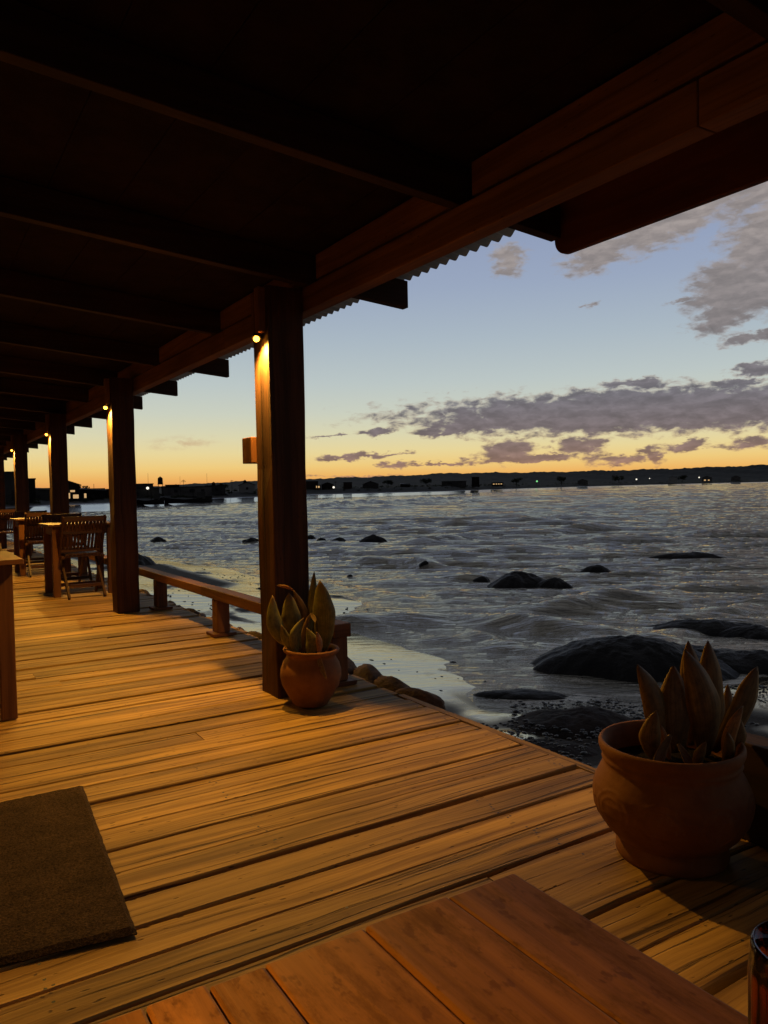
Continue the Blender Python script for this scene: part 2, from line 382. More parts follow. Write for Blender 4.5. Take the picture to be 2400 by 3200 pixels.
def landmat():
    m, n, b = mat('far shore ground'); t = n.new('ShaderNodeTexCoord').outputs['Object']
    at = n.new('ShaderNodeAttribute'); at.attribute_name = 'zone'; z = at.outputs['Fac']
    f = n.noise(t, .02, 7., .65, .4); g = n.noise(t, .15, 5., .6)
    c = n.ramp(z, [(0, (.08, .08, .08, 1)), (.3, (.035, .032, .028, 1)), (.42, (.009, .009, .007, 1)), (.6, (.011, .011, .008, 1)), (1, (.023, .021, .017, 1))])  # hill end made paler, as haze put into the colour
    k = n.m('MULTIPLY', n.smooth(f, .35, .65, .55, 1.4), n.smooth(g, .3, .7, .7, 1.3))
    n.link(n.mix(1., c, n.xyz(k, k, k), 'MULTIPLY'), b.inputs['Base Color'])
    n.link(n.smooth(z, .04, .16, .1, .95), b.inputs['Roughness']); n.link(n.smooth(z, .04, .16, 2.2, 1.3), b.inputs['IOR'])
    b.inputs['Specular IOR Level'].default_value = .5
    return m
M['land'] = landmat()

# ------------------------------------------------------------------ terrain, sea, beach
ZW = -2.1
SHORE = [(13, 130), (6, 112), (1.5, 85), (5.44, 58.31), (7.59, 46.6), (9.82, 39.49), (10.64, 34.97), (11.33, 30.99), (10.96, 26.64), (10.9, 23.6), (11.0, 21.4), (10.9, 18.85),
         (9.1, 16.8), (8.33, 15.71), (8.29, 14.05), (8.36, 12.56), (8.23, 11.41), (7.72, 10.44), (7.38, 9.4), (7.61, 8.35), (8.79, 7.9), (9.87, 7.32), (11.69, 7.17), (14, 5.5), (16, 0), (16, -12), (13, -30)]
SH = np.array(SHORE, float)
def inside(px, py, poly):
    r = np.zeros(px.shape, bool); n = len(poly)
    for i in range(n):
        x0, y0 = poly[i]; x1, y1 = poly[(i+1) % n]
        if y0 == y1: continue
        c = ((y0 > py) != (y1 > py)) & (px < (x1-x0)*(py-y0)/(y1-y0)+x0); r ^= c
    return r
def dist(px, py, line):
    d = np.full(px.shape, 1e9)
    for (x0, y0), (x1, y1) in zip(line[:-1], line[1:]):
        ex, ey = x1-x0, y1-y0; t = np.clip(((px-x0)*ex+(py-y0)*ey)/(ex*ex+ey*ey), 0, 1)
        d = np.minimum(d, np.hypot(px-x0-t*ex, py-y0-t*ey))
    return d
LANDPOLY = [tuple(p) for p in SH] + [(-60, -30), (-60, 130)]
def land_d(x, y):
    d = dist(x, y, SH); return np.where(inside(x, y, LANDPOLY), d, -d)
def sines(x, y, comps):
    h = np.zeros_like(x)
    for a, kx, ky, ph in comps: h += a*np.sin(kx*x+ky*y+ph)
    return h
def comps(n, l0, l1, amp, seed, head=None, spread=math.pi):
    r = np.random.default_rng(seed); o = []
    for _ in range(n):
        l = math.exp(r.uniform(math.log(l0), math.log(l1))); t = r.uniform(-spread, spread)+(head or 0)
        o.append((amp*l, 2*math.pi/l*math.cos(t), 2*math.pi/l*math.sin(t), r.uniform(0, 6.28)))
    return o
def grid_mesh(name, X, Y, Z, mat_, attrs=None, **k):
    nr, nc = X.shape; me = bpy.data.meshes.new(name)
    V = np.stack([X, Y, Z], -1).reshape(-1, 3).astype('f')
    idx = np.arange(nr*nc).reshape(nr, nc)
    Fq = np.stack([idx[:-1, :-1], idx[:-1, 1:], idx[1:, 1:], idx[1:, :-1]], -1).reshape(-1, 4)
    me.vertices.add(len(V)); me.vertices.foreach_set('co', V.ravel())
    me.loops.add(Fq.size); me.loops.foreach_set('vertex_index', Fq.ravel().astype('i'))
    me.polygons.add(len(Fq)); me.polygons.foreach_set('loop_start', np.arange(0, Fq.size, 4, dtype='i')); me.polygons.foreach_set('loop_total', np.full(len(Fq), 4, 'i'))
    me.polygons.foreach_set('use_smooth', np.ones(len(Fq), bool))
    me.update(calc_edges=True)
    for an, av in (attrs or {}).items():
        a = me.attributes.new(an, 'FLOAT', 'POINT'); a.data.foreach_set('value', av.ravel().astype('f'))
    o = link_mesh(name, me, mat_); return tag(o, **k)

# sea: one sheet, fine near the veranda and coarser towards the far shore
AZS = [-60, 0, 5.77, 9.56, 12.08, 13.92, 22.47, 26.1, 36.8, 43.76, 58.55, 75, 110]
RS = [90, 110, 131, 161, 163, 192, 258, 314, 361, 569, 1230, 2200, 2600]
def rshore(a): return np.interp(a, AZS, RS)
NA, NR = 1050, 1100
azv = np.radians(np.linspace(-12, 84, NA)); tt = np.linspace(0, 1, NR)
rr_ = 5.2*np.exp(tt*math.log(2400/5.2))
AZ, RR = np.meshgrid(azv, rr_)
RR = np.minimum(RR, rshore(np.degrees(AZ))+12+np.linspace(0, 1, NR)[:, None]*5)
X = RR*np.sin(AZ); Y = RR*np.cos(AZ)
sea = -land_d(X, Y)
HEAD = math.radians(228)
cell = np.gradient(RR, axis=0)
cell = np.maximum(cell, RR*.0018)
Z = np.zeros_like(X)
for a, kx, ky, ph in comps(60, .2, .55, .0066, 3, HEAD, .38)+comps(60, .5, 1.7, .0088, 5, HEAD, .23)+comps(20, 2.0, 6, .0056, 4, HEAD, .17):
    l = 2*math.pi/math.hypot(kx, ky); att = np.clip((l/(2.4*cell)-.6)*1.5, 0, 1)
    s_ = np.sin(kx*X+ky*Y+ph); Z += a*att*(s_-.35*np.cos(2*(kx*X+ky*Y+ph)))
gust = .65+.6*(.5+.5*np.sin(X*.11+Y*.06+1.3*np.sin(Y*.09)))*(.5+.5*np.sin(Y*.15-X*.07+2))
far = np.clip((rshore(np.degrees(AZ))-RR)/70, 0, 1)
Z *= gust*(.12+.88*np.clip(sea/7., 0, 1))*(.45+.55*far)
Z += sines(X, Y, comps(9, 9, 26, .0022, 11, HEAD, .55))*np.clip(sea/14, 0, 1)*far
# breaking crests and swash fronts
WAVES = [([(8.2, 16.3), (9.3, 15.75), (10.32, 15.2), (11.49, 14.83), (11.71, 13.79), (11.82, 12.41), (12.4, 11.2)], .24, .55),
         ([(60.94, 118.58), (82.67, 145.61), (97.39, 149.0), (126.65, 165)], .75, 3.2), ([(45, 110), (66, 112), (95, 128), (150, 150)], .35, 2.5),
         ([(19.4, 28.99), (21.12, 28.37), (23.96, 28.35), (27, 27.5)], .20, .8), ([(17.2, 28.9), (18.12, 28.34), (18.49, 27.38), (18.3, 25.9)], .22, .6),
         ([(13.4, 14.9), (14.5, 14.62), (16.52, 14.8), (18.5, 14.2)], .17, .5), ([(25.82, 36.86), (32.21, 39.69), (35.71, 37.36), (42, 38)], .30, 1.1),
         ([(14, 22), (16, 21), (19, 20.8), (22, 21.5)], .13, .6), ([(13.5, 18.2), (15.8, 17.2), (17.5, 15.9)], .14, .5), ([(10.2, 12.8), (9.9, 11.6), (10.2, 10.6)], .10, .35),
         ([(29, 50), (38, 54), (48, 52), (60, 55)], .3, 1.5), ([(32, 30), (38, 29), (46, 29)], .2, 1.), ([(11.6, 24.5), (12.2, 21), (12.1, 18.4)], .07, .35),
         ([(9.2, 15.2), (9.3, 13.6), (9.6, 12.4)], .06, .22), ([(14.5, 12.2), (17, 11.6), (20, 11.8)], .13, .4), ([(12.6, 10.2), (15, 10.6), (18, 10)], .12, .4)]
for line, hgt, wd in WAVES:
    d = dist(X, Y, line); wig = 1+.25*np.sin(X*1.1+Y*.7)+.2*np.sin(X*.5-Y*1.3)+.12*np.sin(3.1*X+1.7*Y)
    Z += .85*hgt*np.exp(-(d/wd)**2)*wig
Z = np.where(sea < .4, Z*np.clip((sea+1.1)/1.5, 0, 1)-.03*np.clip(.4-sea, 0, 1), Z)
foam = .9*np.exp(-((sea-.10)/.16)**2)*(Y < 60)
for x_, y_, hw_, dp_ in [(10.5, 8.95, 1.75, .95), (12.0, 8.3, 1.8, .8), (14.4, 10.2, 1.5, .6), (16.5, 18.6, 1.05, .8), (17.1, 17.5, .66, .5), (21.1, 19.5, .56, .42), (27.6, 20.5, 1.7, .6), (24.2, 40.2, .85, .64), (7.85, 8.75, .82, .3)]:
    a_ = math.atan2(x_, y_); u_ = (X-x_)*math.cos(a_)-(Y-y_)*math.sin(a_); v_ = (X-x_)*math.sin(a_)+(Y-y_)*math.cos(a_)
    q_ = np.hypot(u_/(hw_*1.05), v_/(dp_*1.05)); foam += .85*np.exp(-((q_-1.08)*hw_/.22)**2)
for line, hgt, wd in WAVES[:1]+WAVES[3:10]:
    foam += .55*np.exp(-((dist(X, Y, line)-.1)/(.22*wd+.05))**2)
foam = np.clip(foam, 0, 1)
water = grid_mesh('water', X, Y, Z+ZW, M['water'], {'foam': foam}, label='grey choppy evening sea of the bay', cat='sea', kind='structure')

# beach below the deck
gx = np.concatenate([np.arange(-8, 18, .16), np.arange(18, 24, .6)]); gy = np.concatenate([np.arange(-14, 4, .4), np.arange(4, 40, .16), np.arange(40, 130, .8)])
X, Y = np.meshgrid(gx, gy); d = land_d(X, Y)
Z = ZW+np.where(d > 0, .095*d, .10*d); Z = np.maximum(Z, ZW-1.6); Z = np.minimum(Z, -1.15)
Z += .008*np.sin(X*1.7+Y*.6)*np.sin(Y*.9-X*.5)+.003*np.sin(3.1*X-2.2*Y)
DRY = [(8.37, 35), (9.4, 32.9), (9.1, 29.8), (9.1, 26.8), (9.1, 23.9), (8.3, 22.6), (7.3, 24.5), (6.6, 29), (6.0, 40), (7, 40)]
dd = dist(X, Y, DRY+[DRY[0]]); ins = inside(X, Y, DRY)
dry = np.clip(.5+np.where(ins, dd, -dd)/.5, 0, 1)
wet = np.clip(1-dry, 0, 1)*np.clip((9-d)/3, 0, 1)
patch = np.sin(X*2.3+1.1*np.sin(Y*1.7))*np.sin(Y*2.9-.8*np.sin(X*2.1))+.6*np.sin(5.1*X+2.2*Y)*np.sin(4.3*Y-3.2*X)
reef = np.clip((9.6-Y)/1.0, 0, 1)*np.clip((10.6-X)/1.0, 0, 1)
wet = wet*(1-reef*np.clip(.75-patch*1.1, 0, 1))
Z = Z-.10*reef+.05*reef*patch*.5
tag(grid_mesh('beach', X, Y, Z, M['sand'], {'wet': wet}), 'wet sand beach below the deck', 'beach', kind='structure')

# far shore, village ground and hills
az_h = [-60, 5, 13, 20, 27, 33, 36.8, 43.8, 51.5, 58.6, 75, 110]; el_h = [.2, .3, .45, .75, .89, .96, 1.08, .98, .98, 1.06, 1.15, 1.2]
azd = np.linspace(-50, 105, 1100); base = rshore(azd)
offs = np.array([-14, -2, 3, 8, 14, 22, 30, 42, 60, 90, 140, 220, 340, 500])
rows = [base+o*np.clip(base/260, .8, 2.2) for o in offs]
last = rows[-1]
fr = np.linspace(0, 1, 26)[1:]
for f in fr: rows.append(last*(1-f)+np.maximum(3300, last+900)*f)
for k in (1.06, 1.2, 1.5): rows.append(np.maximum(3300, last+900)*k)
RRm = np.array(rows); AZm = np.radians(np.tile(azd, (len(rows), 1)))
hz = np.array([-.7, -.1, .2, .55, 1.0, 1.5, 2.2, 3.3, 4.1, 4.2, 4.3, 4.4, 4.6, 5.0])
def ground(a): return np.interp(a, [5, 14, 20, 26, 60], [2.2, 2.4, 3.6, 4.2, 4.4])
crest = np.tan(np.radians(np.interp(azd, az_h, el_h)))*np.maximum(3300, last+900)+EYE-ZW
rows_z = [np.full_like(azd, h) if h <= 1.5 else 1.5+(h-1.5)*(ground(azd)-1.5)/2.7 for h in hz]
for f in fr: rows_z.append(5.0+(crest-5.0)*(f**2.1))
for k in (.9, .6, .0): rows_z.append(crest*k)
Zm = np.array(rows_z)
A1 = np.tile(azd, (len(rows), 1)); I1 = np.tile(np.arange(len(rows))[:, None], (1, len(azd)))
bumpy = np.sin(A1*1.7+I1*.9)+.6*np.sin(A1*4.3-I1*1.7)+.5*np.sin(A1*9.1+I1*2.3)+.4*rng.standard_normal(A1.shape)
Zm += bumpy*np.interp(I1, [0, 5, 6, 9, 13, 38, 39], [0, 0, .16, .25, .35, 1.6, 2.2])*np.where(I1 > 13, 1, .6)
zone = np.interp(I1.astype(float), [0, 4.6, 5, 6, 9, 13, 38, 43], [0, .02, .12, .42, .5, .6, 1, 1])
tag(grid_mesh('terrain', RRm*np.sin(AZm), RRm*np.cos(AZm), Zm+ZW, M['land'], {'zone': zone}), 'far shore with low dunes and long dark hills behind', 'hills', kind='structure')

# ------------------------------------------------------------------ rocks
def rock_mesh(name, sx, sy, sz, seed, rough=.28, sub=4, flat_=.0):
    bm = bmesh.new(); bmesh.ops.create_icosphere(bm, subdivisions=sub, radius=1.)
    o = Vector((seed*3.17, seed*1.31, seed*2.3))
    for v in bm.verts:
        p = v.co.copy()
        n_ = mnoise.fractal(p*.9+o, 1., 2.1, 6)*rough*.9 + abs(mnoise.noise(p*2.6+o))*rough*.35 + mnoise.fractal(p*6+o, .9, 2.1, 4)*.03
        v.co = p*(1+n_)
        if v.co.z > 0: v.co.z = v.co.z**(1-flat_*.4)
        v.co.x *= sx; v.co.y *= sy; v.co.z *= sz
    me = bpy.data.meshes.new(name); bm.to_mesh(me); bm.free(); return me
def mound_mesh(name, sx, sy, h, seed, peak=(0, 0), n=96, k=44, pw=1.5, amp=1.):
    o = Vector((seed*3.17, seed*1.31, seed*2.3)); V = []; Fc = []
    for j in range(k+1):
        q = j/k
        for i in range(n):
            t = 2*math.pi*i/n; c_, s2 = math.cos(t), math.sin(t)
            out = 1+.22*mnoise.fractal(Vector((c_*1.2, s2*1.2, 0))+o, 1., 2.1, 4)
            x, y = c_*q*out+peak[0]*(1-q), s2*q*out+peak[1]*(1-q)
            z = max(0, 1-q**pw)**.85
            p = Vector((x*sx, y*sy, 0))
            z = z*(1+.42*amp*mnoise.fractal(p*1.5+o, 1., 2.1, 6))+.16*amp*mnoise.ridged_multi_fractal(p*1.6+o, 1., 2.1, 5, 1., 2.)*z**.5*.35+.03*mnoise.fractal(p*7+o, .9, 2.1, 4)*(z > .02)
            V.append((x*sx, y*sy, z*h-.10*q**6))
    for j in range(k):
        for i in range(n): a, b = j*n+i, j*n+(i+1) % n; Fc.append((a, b, b+n, a+n))
    me = bpy.data.meshes.new(name); me.from_pydata(V, [], Fc); me.update(); return me
def rock(name, label, x, y, hw, h, depth=None, m='rock', seed=1, rz=None, sub=4, cat='rock', group='rocks in the surf', rough=.28, sink=.35, z=ZW, peak=(.12, 0), pw=1.45, amp=.75):
    me = mound_mesh(name, hw*1.05, (depth or hw*.75)*1.05, h*1.0, seed, peak, pw=pw, amp=amp)
    o = link_mesh(name, me, M[m], smooth=True); o.location = (x, y, z-.01); o.rotation_euler = (0, 0, (-math.atan2(x, y) if rz is None else rz))
    return tag(o, label, cat, group)
rock('sea_rock', 'biggest dark humped boulder on the wet sand beyond the large pot', 10.5, 8.95, 1.75, .54, .95, seed=3.4, peak=(-.05, 0), pw=1.6, amp=.45)
rock('sea_rock', 'low dark rock slab stretching right from the biggest boulder behind the plant leaves', 12.0, 8.3, 1.8, .30, .8, seed=5, sub=5, rough=.22)
rock('sea_rock', 'long low rock awash just behind the biggest boulder', 14.4, 10.2, 1.5, .26, .6, seed=6, sub=5)
rock('sea_rock', 'dark wet slab at the right edge of the photo behind the plant', 14.6, 9.1, 1.0, .27, .5, seed=7)
rock('sea_rock', 'taller dark rock of the pair in the middle of the surf', 16.5, 18.6, 1.05, .42, .8, seed=8, sub=5)
rock('sea_rock', 'lower right dark rock of the pair in the middle of the surf', 17.1, 17.5, .66, .27, .5, seed=9)
rock('sea_rock', 'small rock just left of the pair in the middle of the surf', 16.5, 20.3, .32, .16, seed=10)
rock('sea_rock', 'rounded loaf shaped rock right of and behind the pair in the surf', 21.1, 19.5, .56, .30, seed=11)
rock('sea_rock', 'far peaked dark rock right of the post with the potted plant', 24.2, 40.2, .85, .38, seed=12)
rock('sea_rock', 'small flat far rock nearest to the right side of the potted plant post', 23.4, 47.1, .38, .16, seed=13)
rock('sea_rock', 'small far rock second to the right of the potted plant post', 22.97, 44.6, .32, .10, seed=14)
rock('sea_rock', 'small far rock directly left of the far peaked rock', 22.97, 42.3, .45, .2, seed=15)
rock('sea_rock', 'dark domed rock in the water between the two nearest posts', 14.14, 51.1, .62, .30, seed=16)
rock('sea_rock', 'dark rock touching the left side of the nearest post', 18.33, 45.3, .65, .32, seed=17)
rock('sea_rock', 'very small rock poking from calm water right of the plant tip', 13.76, 24.5, .15, .08, seed=18, sub=3)
rock('sea_rock', 'small dark rock under the breaking wavelet in mid water', 18.02, 25.8, .32, .18, seed=19, sub=3)
rock('sea_rock', 'long low reef rock in the right part of the sea', 27.6, 20.5, 1.7, .28, .6, seed=20)
rock('sea_rock', 'small rock at the left end of the long reef', 26.24, 22.8, .28, .14, seed=21, sub=3)
rock('sea_rock', 'farthest low rock in the right half of the bay', 40.3, 40.8, .8, .19, seed=22, sub=3)
rock('sea_rock', 'farthest low rock toward the middle of the bay', 37.9, 46.4, .7, .13, seed=23, sub=3)
rock('beach_rock', 'flat dark rock lying in the puddles at the edge of the sand', 7.85, 8.75, .82, .11, .3, seed=24, group='rocks on the wet sand')
rock('beach_rock', 'flat brown rock on the sand just left of the large pot', 7.25, 7.15, .95, .24, .6, 'rockbrown', seed=25, sub=5, group='rocks on the wet sand', z=ZW+.03)
rock('beach_rock', 'low brown rock on the sand closest to the deck edge', 6.3, 6.5, .7, .16, .5, 'rockbrown', seed=26, sub=5, group='rocks on the wet sand', z=ZW+.05)
rock('beach_rock', 'dark sloping rock on the beach right of the second post', 8.0, 32.6, .95, .58, .8, seed=27, group='rocks on the wet sand', z=ZW+.08)

# pebbles: too many to count
def pebbles():
    V = []; Fc = []; bm = bmesh.new(); bmesh.ops.create_icosphere(bm, subdivisions=1, radius=1.); bv = [tuple(v.co) for v in bm.verts]; bf = [tuple(x.index for x in f.verts) for f in bm.faces]; bm.free()
    n = 0
    while n < 2000:
        if random.random() < .72: x, y = random.uniform(5, 11), random.uniform(5.5, 9.6)
        else: x, y = random.uniform(3, 10.8), random.uniform(9, 34)
        dl = float(land_d(np.array([x]), np.array([y]))[0])
        if dl < -.5 or dl > 7: continue
        if mnoise.noise(Vector((x*.7, y*.5, 3))) < -.1: continue
        s_ = random.uniform(.008, .03)*(1.6 if random.random() < .06 else 1)*(1.+.012*y); z = ZW+max(.095*dl, -.02)
        b = len(V); ca = random.uniform(0, 6.3); c_, s2 = math.cos(ca), math.sin(ca); ax = random.uniform(.8, 2.)
        for q in bv: V.append((x+(q[0]*ax*c_-q[1]*s2)*s_, y+(q[0]*ax*s2+q[1]*c_)*s_, z+q[2]*s_*.45))
        Fc += [tuple(b+i for i in f) for f in bf]; n += 1
    me = bpy.data.meshes.new('pebbles'); me.from_pydata(V, [], Fc); me.update()
    tag(link_mesh('pebbles', me, M['pebble'], smooth=True), 'small dark pebbles strewn over the wet sand', 'pebbles', kind='stuff')
pebbles()

# stones bordering the deck edge
STN = [(2.34, 4.22, .20), (2.36, 3.9, .19), (2.34, 3.6, .17), (2.33, 3.36, .15), (2.36, 4.55, .2), (2.34, 4.9, .17), (2.33, 5.2, .16), (2.35, 5.5, .17), (2.33, 5.8, .15), (2.32, 6.08, .16), (2.34, 6.4, .17), (2.33, 6.7, .15), (2.33, 7.0, .16), (2.31, 7.3, .15), (2.32, 7.62, .17), (2.33, 7.95, .16), (2.3, 8.3, .17), (2.33, 8.7, .18)]
for i, (x, y, s_) in enumerate(STN):
    lab = 'rounded brown stone in the row bordering the deck edge beside the rail'
    if i == 0: lab = 'rounded brown stone at the foot of the rail end beside the small pot'
    if i == 1: lab = 'rounded brown stone between two others on the deck edge beside the small pot'
    if i == 2: lab = 'rounded brown stone right beside the end of the deck edge board'
    if i == 3: lab = 'half hidden brown stone under the end of the deck edge board'
    near = i < 4
    me = rock_mesh('edging_stone', s_*(.5 if near else .36), s_*1.12, s_*.6, i*1.7+40, .14, 4)
    o = link_mesh('edging_stone', me, M['stone'], smooth=True); o.location = (x-(.06 if near else .10), y, (-.075 if near else -.092)); o.rotation_euler = (0, 0, random.uniform(-.4, .4))
    tag(o, lab, 'stone', 'stones bordering the deck edge')

# ------------------------------------------------------------------ deck
mb = MB(); y = -2.2
dr = random.Random(5)
while y < 26:
    wd = dr.choice([.128, .142, .15, .155, .16, .168]); gap = dr.choice([.004, .005, .006, .007, .009, .012, .016])
    xe = 2.160+dr.uniform(-.012, .006) if y < 3.36 else 2.2+dr.uniform(-.03, .025)
    cuts = [-1.35, xe]
    if dr.random() < .3: cuts.insert(1, dr.uniform(-.3, 1.9))
    for x0, x1 in zip(cuts[:-1], cuts[1:]):
        z0 = dr.uniform(-.007, .004); dz = dr.uniform(-.005, .005); sk = dr.uniform(-.005, .005); tl = dr.uniform(-.004, .004); seg = max(2, int((x1-x0)/.2)); rnd = dr.random()
        prev = None
        wob0 = [dr.uniform(-.0032, .0032) for _ in range(seg+1)]; wob1 = [dr.uniform(-.0032, .0032) for _ in range(seg+1)]
        b0 = len(mb.v)
        for k in range(seg+1):
            x = x0+.002+(x1-x0-.004)*k/seg; ya = y+wob0[k]+sk*k/seg; yb = y+wd-gap+wob1[k]+sk*k/seg; c = .004; zz = z0+dz*k/seg
            for (py_, pz) in ((ya, -.035), (ya, zz-c), (ya+c, zz), (yb-c, zz+tl), (yb, zz-c+tl), (yb, -.035)): mb.v.append((x, py_, pz))
        for k in range(seg):
            for j in range(5):
                a = b0+k*6+j; f = (a, a+6, a+7, a+1); mb.f.append(f); mb.r.append(rnd); mb.mi.append(0)
                for i_ in f: mb.uv.append((mb.v[i_][0]+rnd*37, mb.v[i_][1]+mb.v[i_][2]+rnd*17))
        for k in (0, seg):
            f = tuple(b0+k*6+j for j in range(6)); f = f if k == 0 else tuple(reversed(f)); mb.f.append(f); mb.r.append(rnd); mb.mi.append(0)
            for i_ in f: mb.uv.append((mb.v[i_][1]*.4+rnd*37, mb.v[i_][2]+rnd*17))
    y += wd
for k in range(420):
    jx = dr.choice([-.47, .23, .93, 1.63, 2.1])+dr.uniform(-.012, .012); jy = dr.uniform(-.2, 7); b0 = len(mb.v)
    mb.v += [(jx+.0045*math.cos(a), jy+.0045*math.sin(a), .0095) for a in (0, 1.05, 2.1, 3.14, 4.2, 5.2)]
    mb.f.append(tuple(range(b0, b0+6))); mb.r.append(.5); mb.mi.append(1); mb.uv += [(0, 0)]*6
# edge boards along the open side
mb.box(2.168, 2.206, -2.2, 1.52, -.09, -.004, rnd=.02); mb.box(2.170, 2.209, 1.525, 3.38, -.09, -.006, rnd=.01)
for x in (-1.2, -.5, .2, .9, 1.6, 2.1): mb.box(x, x+.06, -2.2, 26, -.19, -.04)
tag(mb.build('deck', [M['deck'], M['black']]), 'weathered wooden boardwalk deck of a beach restaurant', 'deck', kind='structure')
rw = MB(); rw.box(2.06, 2.19, -2.3, 26, -1.95, -.20)
tag(rw.build('retaining_wall', M['stone']), 'brown stone retaining wall under the deck edge', 'wall')
bw = MB(); bw.box(-1.55, -1.40, -3, 26, -.3, 2.5)
tag(bw.build('restaurant_wall', M['wall']), 'plastered restaurant wall at the back of the deck', 'wall')

# ------------------------------------------------------------------ roof
SLOPE = .089
def zr(x): return 2.148-SLOPE*(x-1.81)
roof = empty('veranda_roof', (1.9, 3, 2.0), label='dark veranda roof of beams, sloping rafters and corrugated sheets', cat='roof')
INV = Matrix.Translation((-1.9, -3, -2.0))
RY = [-1.4, -.2, 1.05, 2.324, 3.597, 4.994, 6.444, 7.9, 9.3, 10.75, 12.1, 13.5, 14.95, 16.3, 17.7, 19.2, 20.6, 22, 23.4, 24.8]
bm_ = MB(); ys = -2.5
for ye in (1.3, 4.85, 8.4, 11.95, 15.5, 19.1, 25.5):
    bm_.box(1.815, 1.895, ys, ye-.004, 2.02, 2.145); ys = ye
bm_.build('beam', M['beam'], roof, .004, xf=INV)
up_ = MB()
for y0, y1 in zip(RY[:-1], RY[1:]): up_.box(1.825, 1.885, y0+.062, y1-.062, 2.160, 2.285)
up_.build('upper_beam', M['beam'], roof, .004, xf=INV)
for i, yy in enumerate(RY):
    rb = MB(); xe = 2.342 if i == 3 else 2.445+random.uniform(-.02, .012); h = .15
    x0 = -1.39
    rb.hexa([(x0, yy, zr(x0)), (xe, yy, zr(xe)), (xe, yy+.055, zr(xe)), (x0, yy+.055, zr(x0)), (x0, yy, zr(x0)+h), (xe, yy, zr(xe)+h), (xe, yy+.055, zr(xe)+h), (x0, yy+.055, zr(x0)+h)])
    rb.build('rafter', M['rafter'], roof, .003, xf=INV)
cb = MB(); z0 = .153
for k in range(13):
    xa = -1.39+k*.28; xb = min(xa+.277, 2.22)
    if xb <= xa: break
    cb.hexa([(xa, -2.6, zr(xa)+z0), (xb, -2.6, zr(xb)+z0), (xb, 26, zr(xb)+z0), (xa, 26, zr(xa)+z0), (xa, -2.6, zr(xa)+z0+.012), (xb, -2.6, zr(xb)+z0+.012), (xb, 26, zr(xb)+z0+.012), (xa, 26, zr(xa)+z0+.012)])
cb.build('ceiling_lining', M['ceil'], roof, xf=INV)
me = bpy.data.meshes.new('corrugated_sheet'); yy = np.arange(-2.7, 26, .0106); nv = len(yy)
V = []
for x in (-1.6, 2.475):
    V += [(x-1.9, float(q)-3, zr(x)+.182+.013*math.sin(q*2*math.pi/.085)-2.0) for q in yy]
me.from_pydata(V, [], [(i, i+1, nv+i+1, nv+i) for i in range(nv-1)]); me.update()
o = link_mesh('corrugated_sheet', me, M['metal'], roof, smooth=True)
sm = o.modifiers.new('thick', 'SOLIDIFY'); sm.thickness = .002

# board with rounded corners hung on the rafter ends
nb = bmesh.new(); pts = []; y1, y0_, z0_, z1_, rad = 2.365, -1.6, 2.035, 2.40, .065
for cx_, cy_, a0 in ((y1-rad, z0_+rad, -90), (y1-rad, z1_-rad, 0), (y0_+rad, z1_-rad, 90), (y0_+rad, z0_+rad, 180)):
    for k in range(9): t = R(a0+k*90/8); pts.append((cx_+rad*math.cos(t), cy_+rad*math.sin(t)))
fa = nb.faces.new([nb.verts.new((2.345, p[0], p[1])) for p in pts]); ext = bmesh.ops.extrude_face_region(nb, geom=[fa])
for v in [g for g in ext['geom'] if isinstance(g, bmesh.types.BMVert)]: v.co.x += .03
bmesh.ops.recalc_face_normals(nb, faces=nb.faces)
uvl = nb.loops.layers.uv.new('UVMap')
for f_ in nb.faces:
    for l_ in f_.loops: l_[uvl].uv = (l_.vert.co.y, l_.vert.co.z+l_.vert.co.x)
me = bpy.data.meshes.new('name_board'); nb.to_mesh(me); nb.free()
tag(link_mesh('name_board', me, M['board'], bevel=.004), 'dark red brown board with rounded corners hanging from the eave at upper right', 'board')

# ------------------------------------------------------------------ posts and their lamps
PY = [.19, 3.665, 7.187, 10.6, 14.35, 18.0, 21.6]
pr = MB()
def post_mb(seed):
    r = random.Random(seed); m = MB(); n = 12; rnd = r.random(); zs = [0, .3, .6, .9, 1.2, 1.5, 1.75, 2.0, 2.14]
    ring = []
    for z in zs:
        j = lambda: r.uniform(-.0035, .0035)
        ring.append([(0+j(), 0+j(), z), (.2+j(), 0+j(), z), (.2+j(), .2+j(), z), (0+j(), .2+j(), z)])
    for a, b in zip(ring[:-1], ring[1:]):
        m.hexa(a+b, rnd=rnd, grain=2)
    # weld the pieces by dropping the inner caps
    keep = []
    f2, uv2, r2, mi2 = [], [], [], []
    k = 0; nf = len(m.f)
    for i, f in enumerate(m.f):
        cap = i % 6; seg = i//6
        uv = m.uv[k:k+4]; k += 4
        if (cap == 0 and seg > 0) or (cap == 1 and seg < len(zs)-2): continue
        z_off = zs[seg]
        f2.append(f); uv2 += [(u+z_off, v_) for u, v_ in uv]; r2.append(m.r[i]); mi2.append(0)
    m.f, m.uv, m.r, m.mi = f2, uv2, r2, mi2
    # long drying crack on the landward face
    yc = .1; z = .35; b = len(m.v); w0 = []
    while z < 1.84:
        w0.append((yc, z)); z += .05; yc += r.uniform(-.006, .006)
    for yy_, zz in w0:
        t = .0028*math.sin(math.pi*min(1, max(0, (zz-.33)/1.52)))+.0008
        m.v += [(-.0045, yy_-t, zz), (-.0045, yy_+t, zz)]
    for i in range(len(w0)-1):
        m.f.append((b+2*i, b+2*i+2, b+2*i+3, b+2*i+1)); m.uv += [(0, 0)]*4; m.r.append(.5); m.mi.append(1)
    return m
PLAB = ['timber roof post standing out of sight beside the large pot', 'nearest timber post, with the small potted plant at its foot', 'second timber post along the deck, beside the slatted chair', 'third timber post along the deck, behind the tables',
        'fourth timber post along the deck, near the left edge of the photo', 'fifth timber post at the far left end of the row', 'last timber post at the far end of the deck']
lamp_proto = None
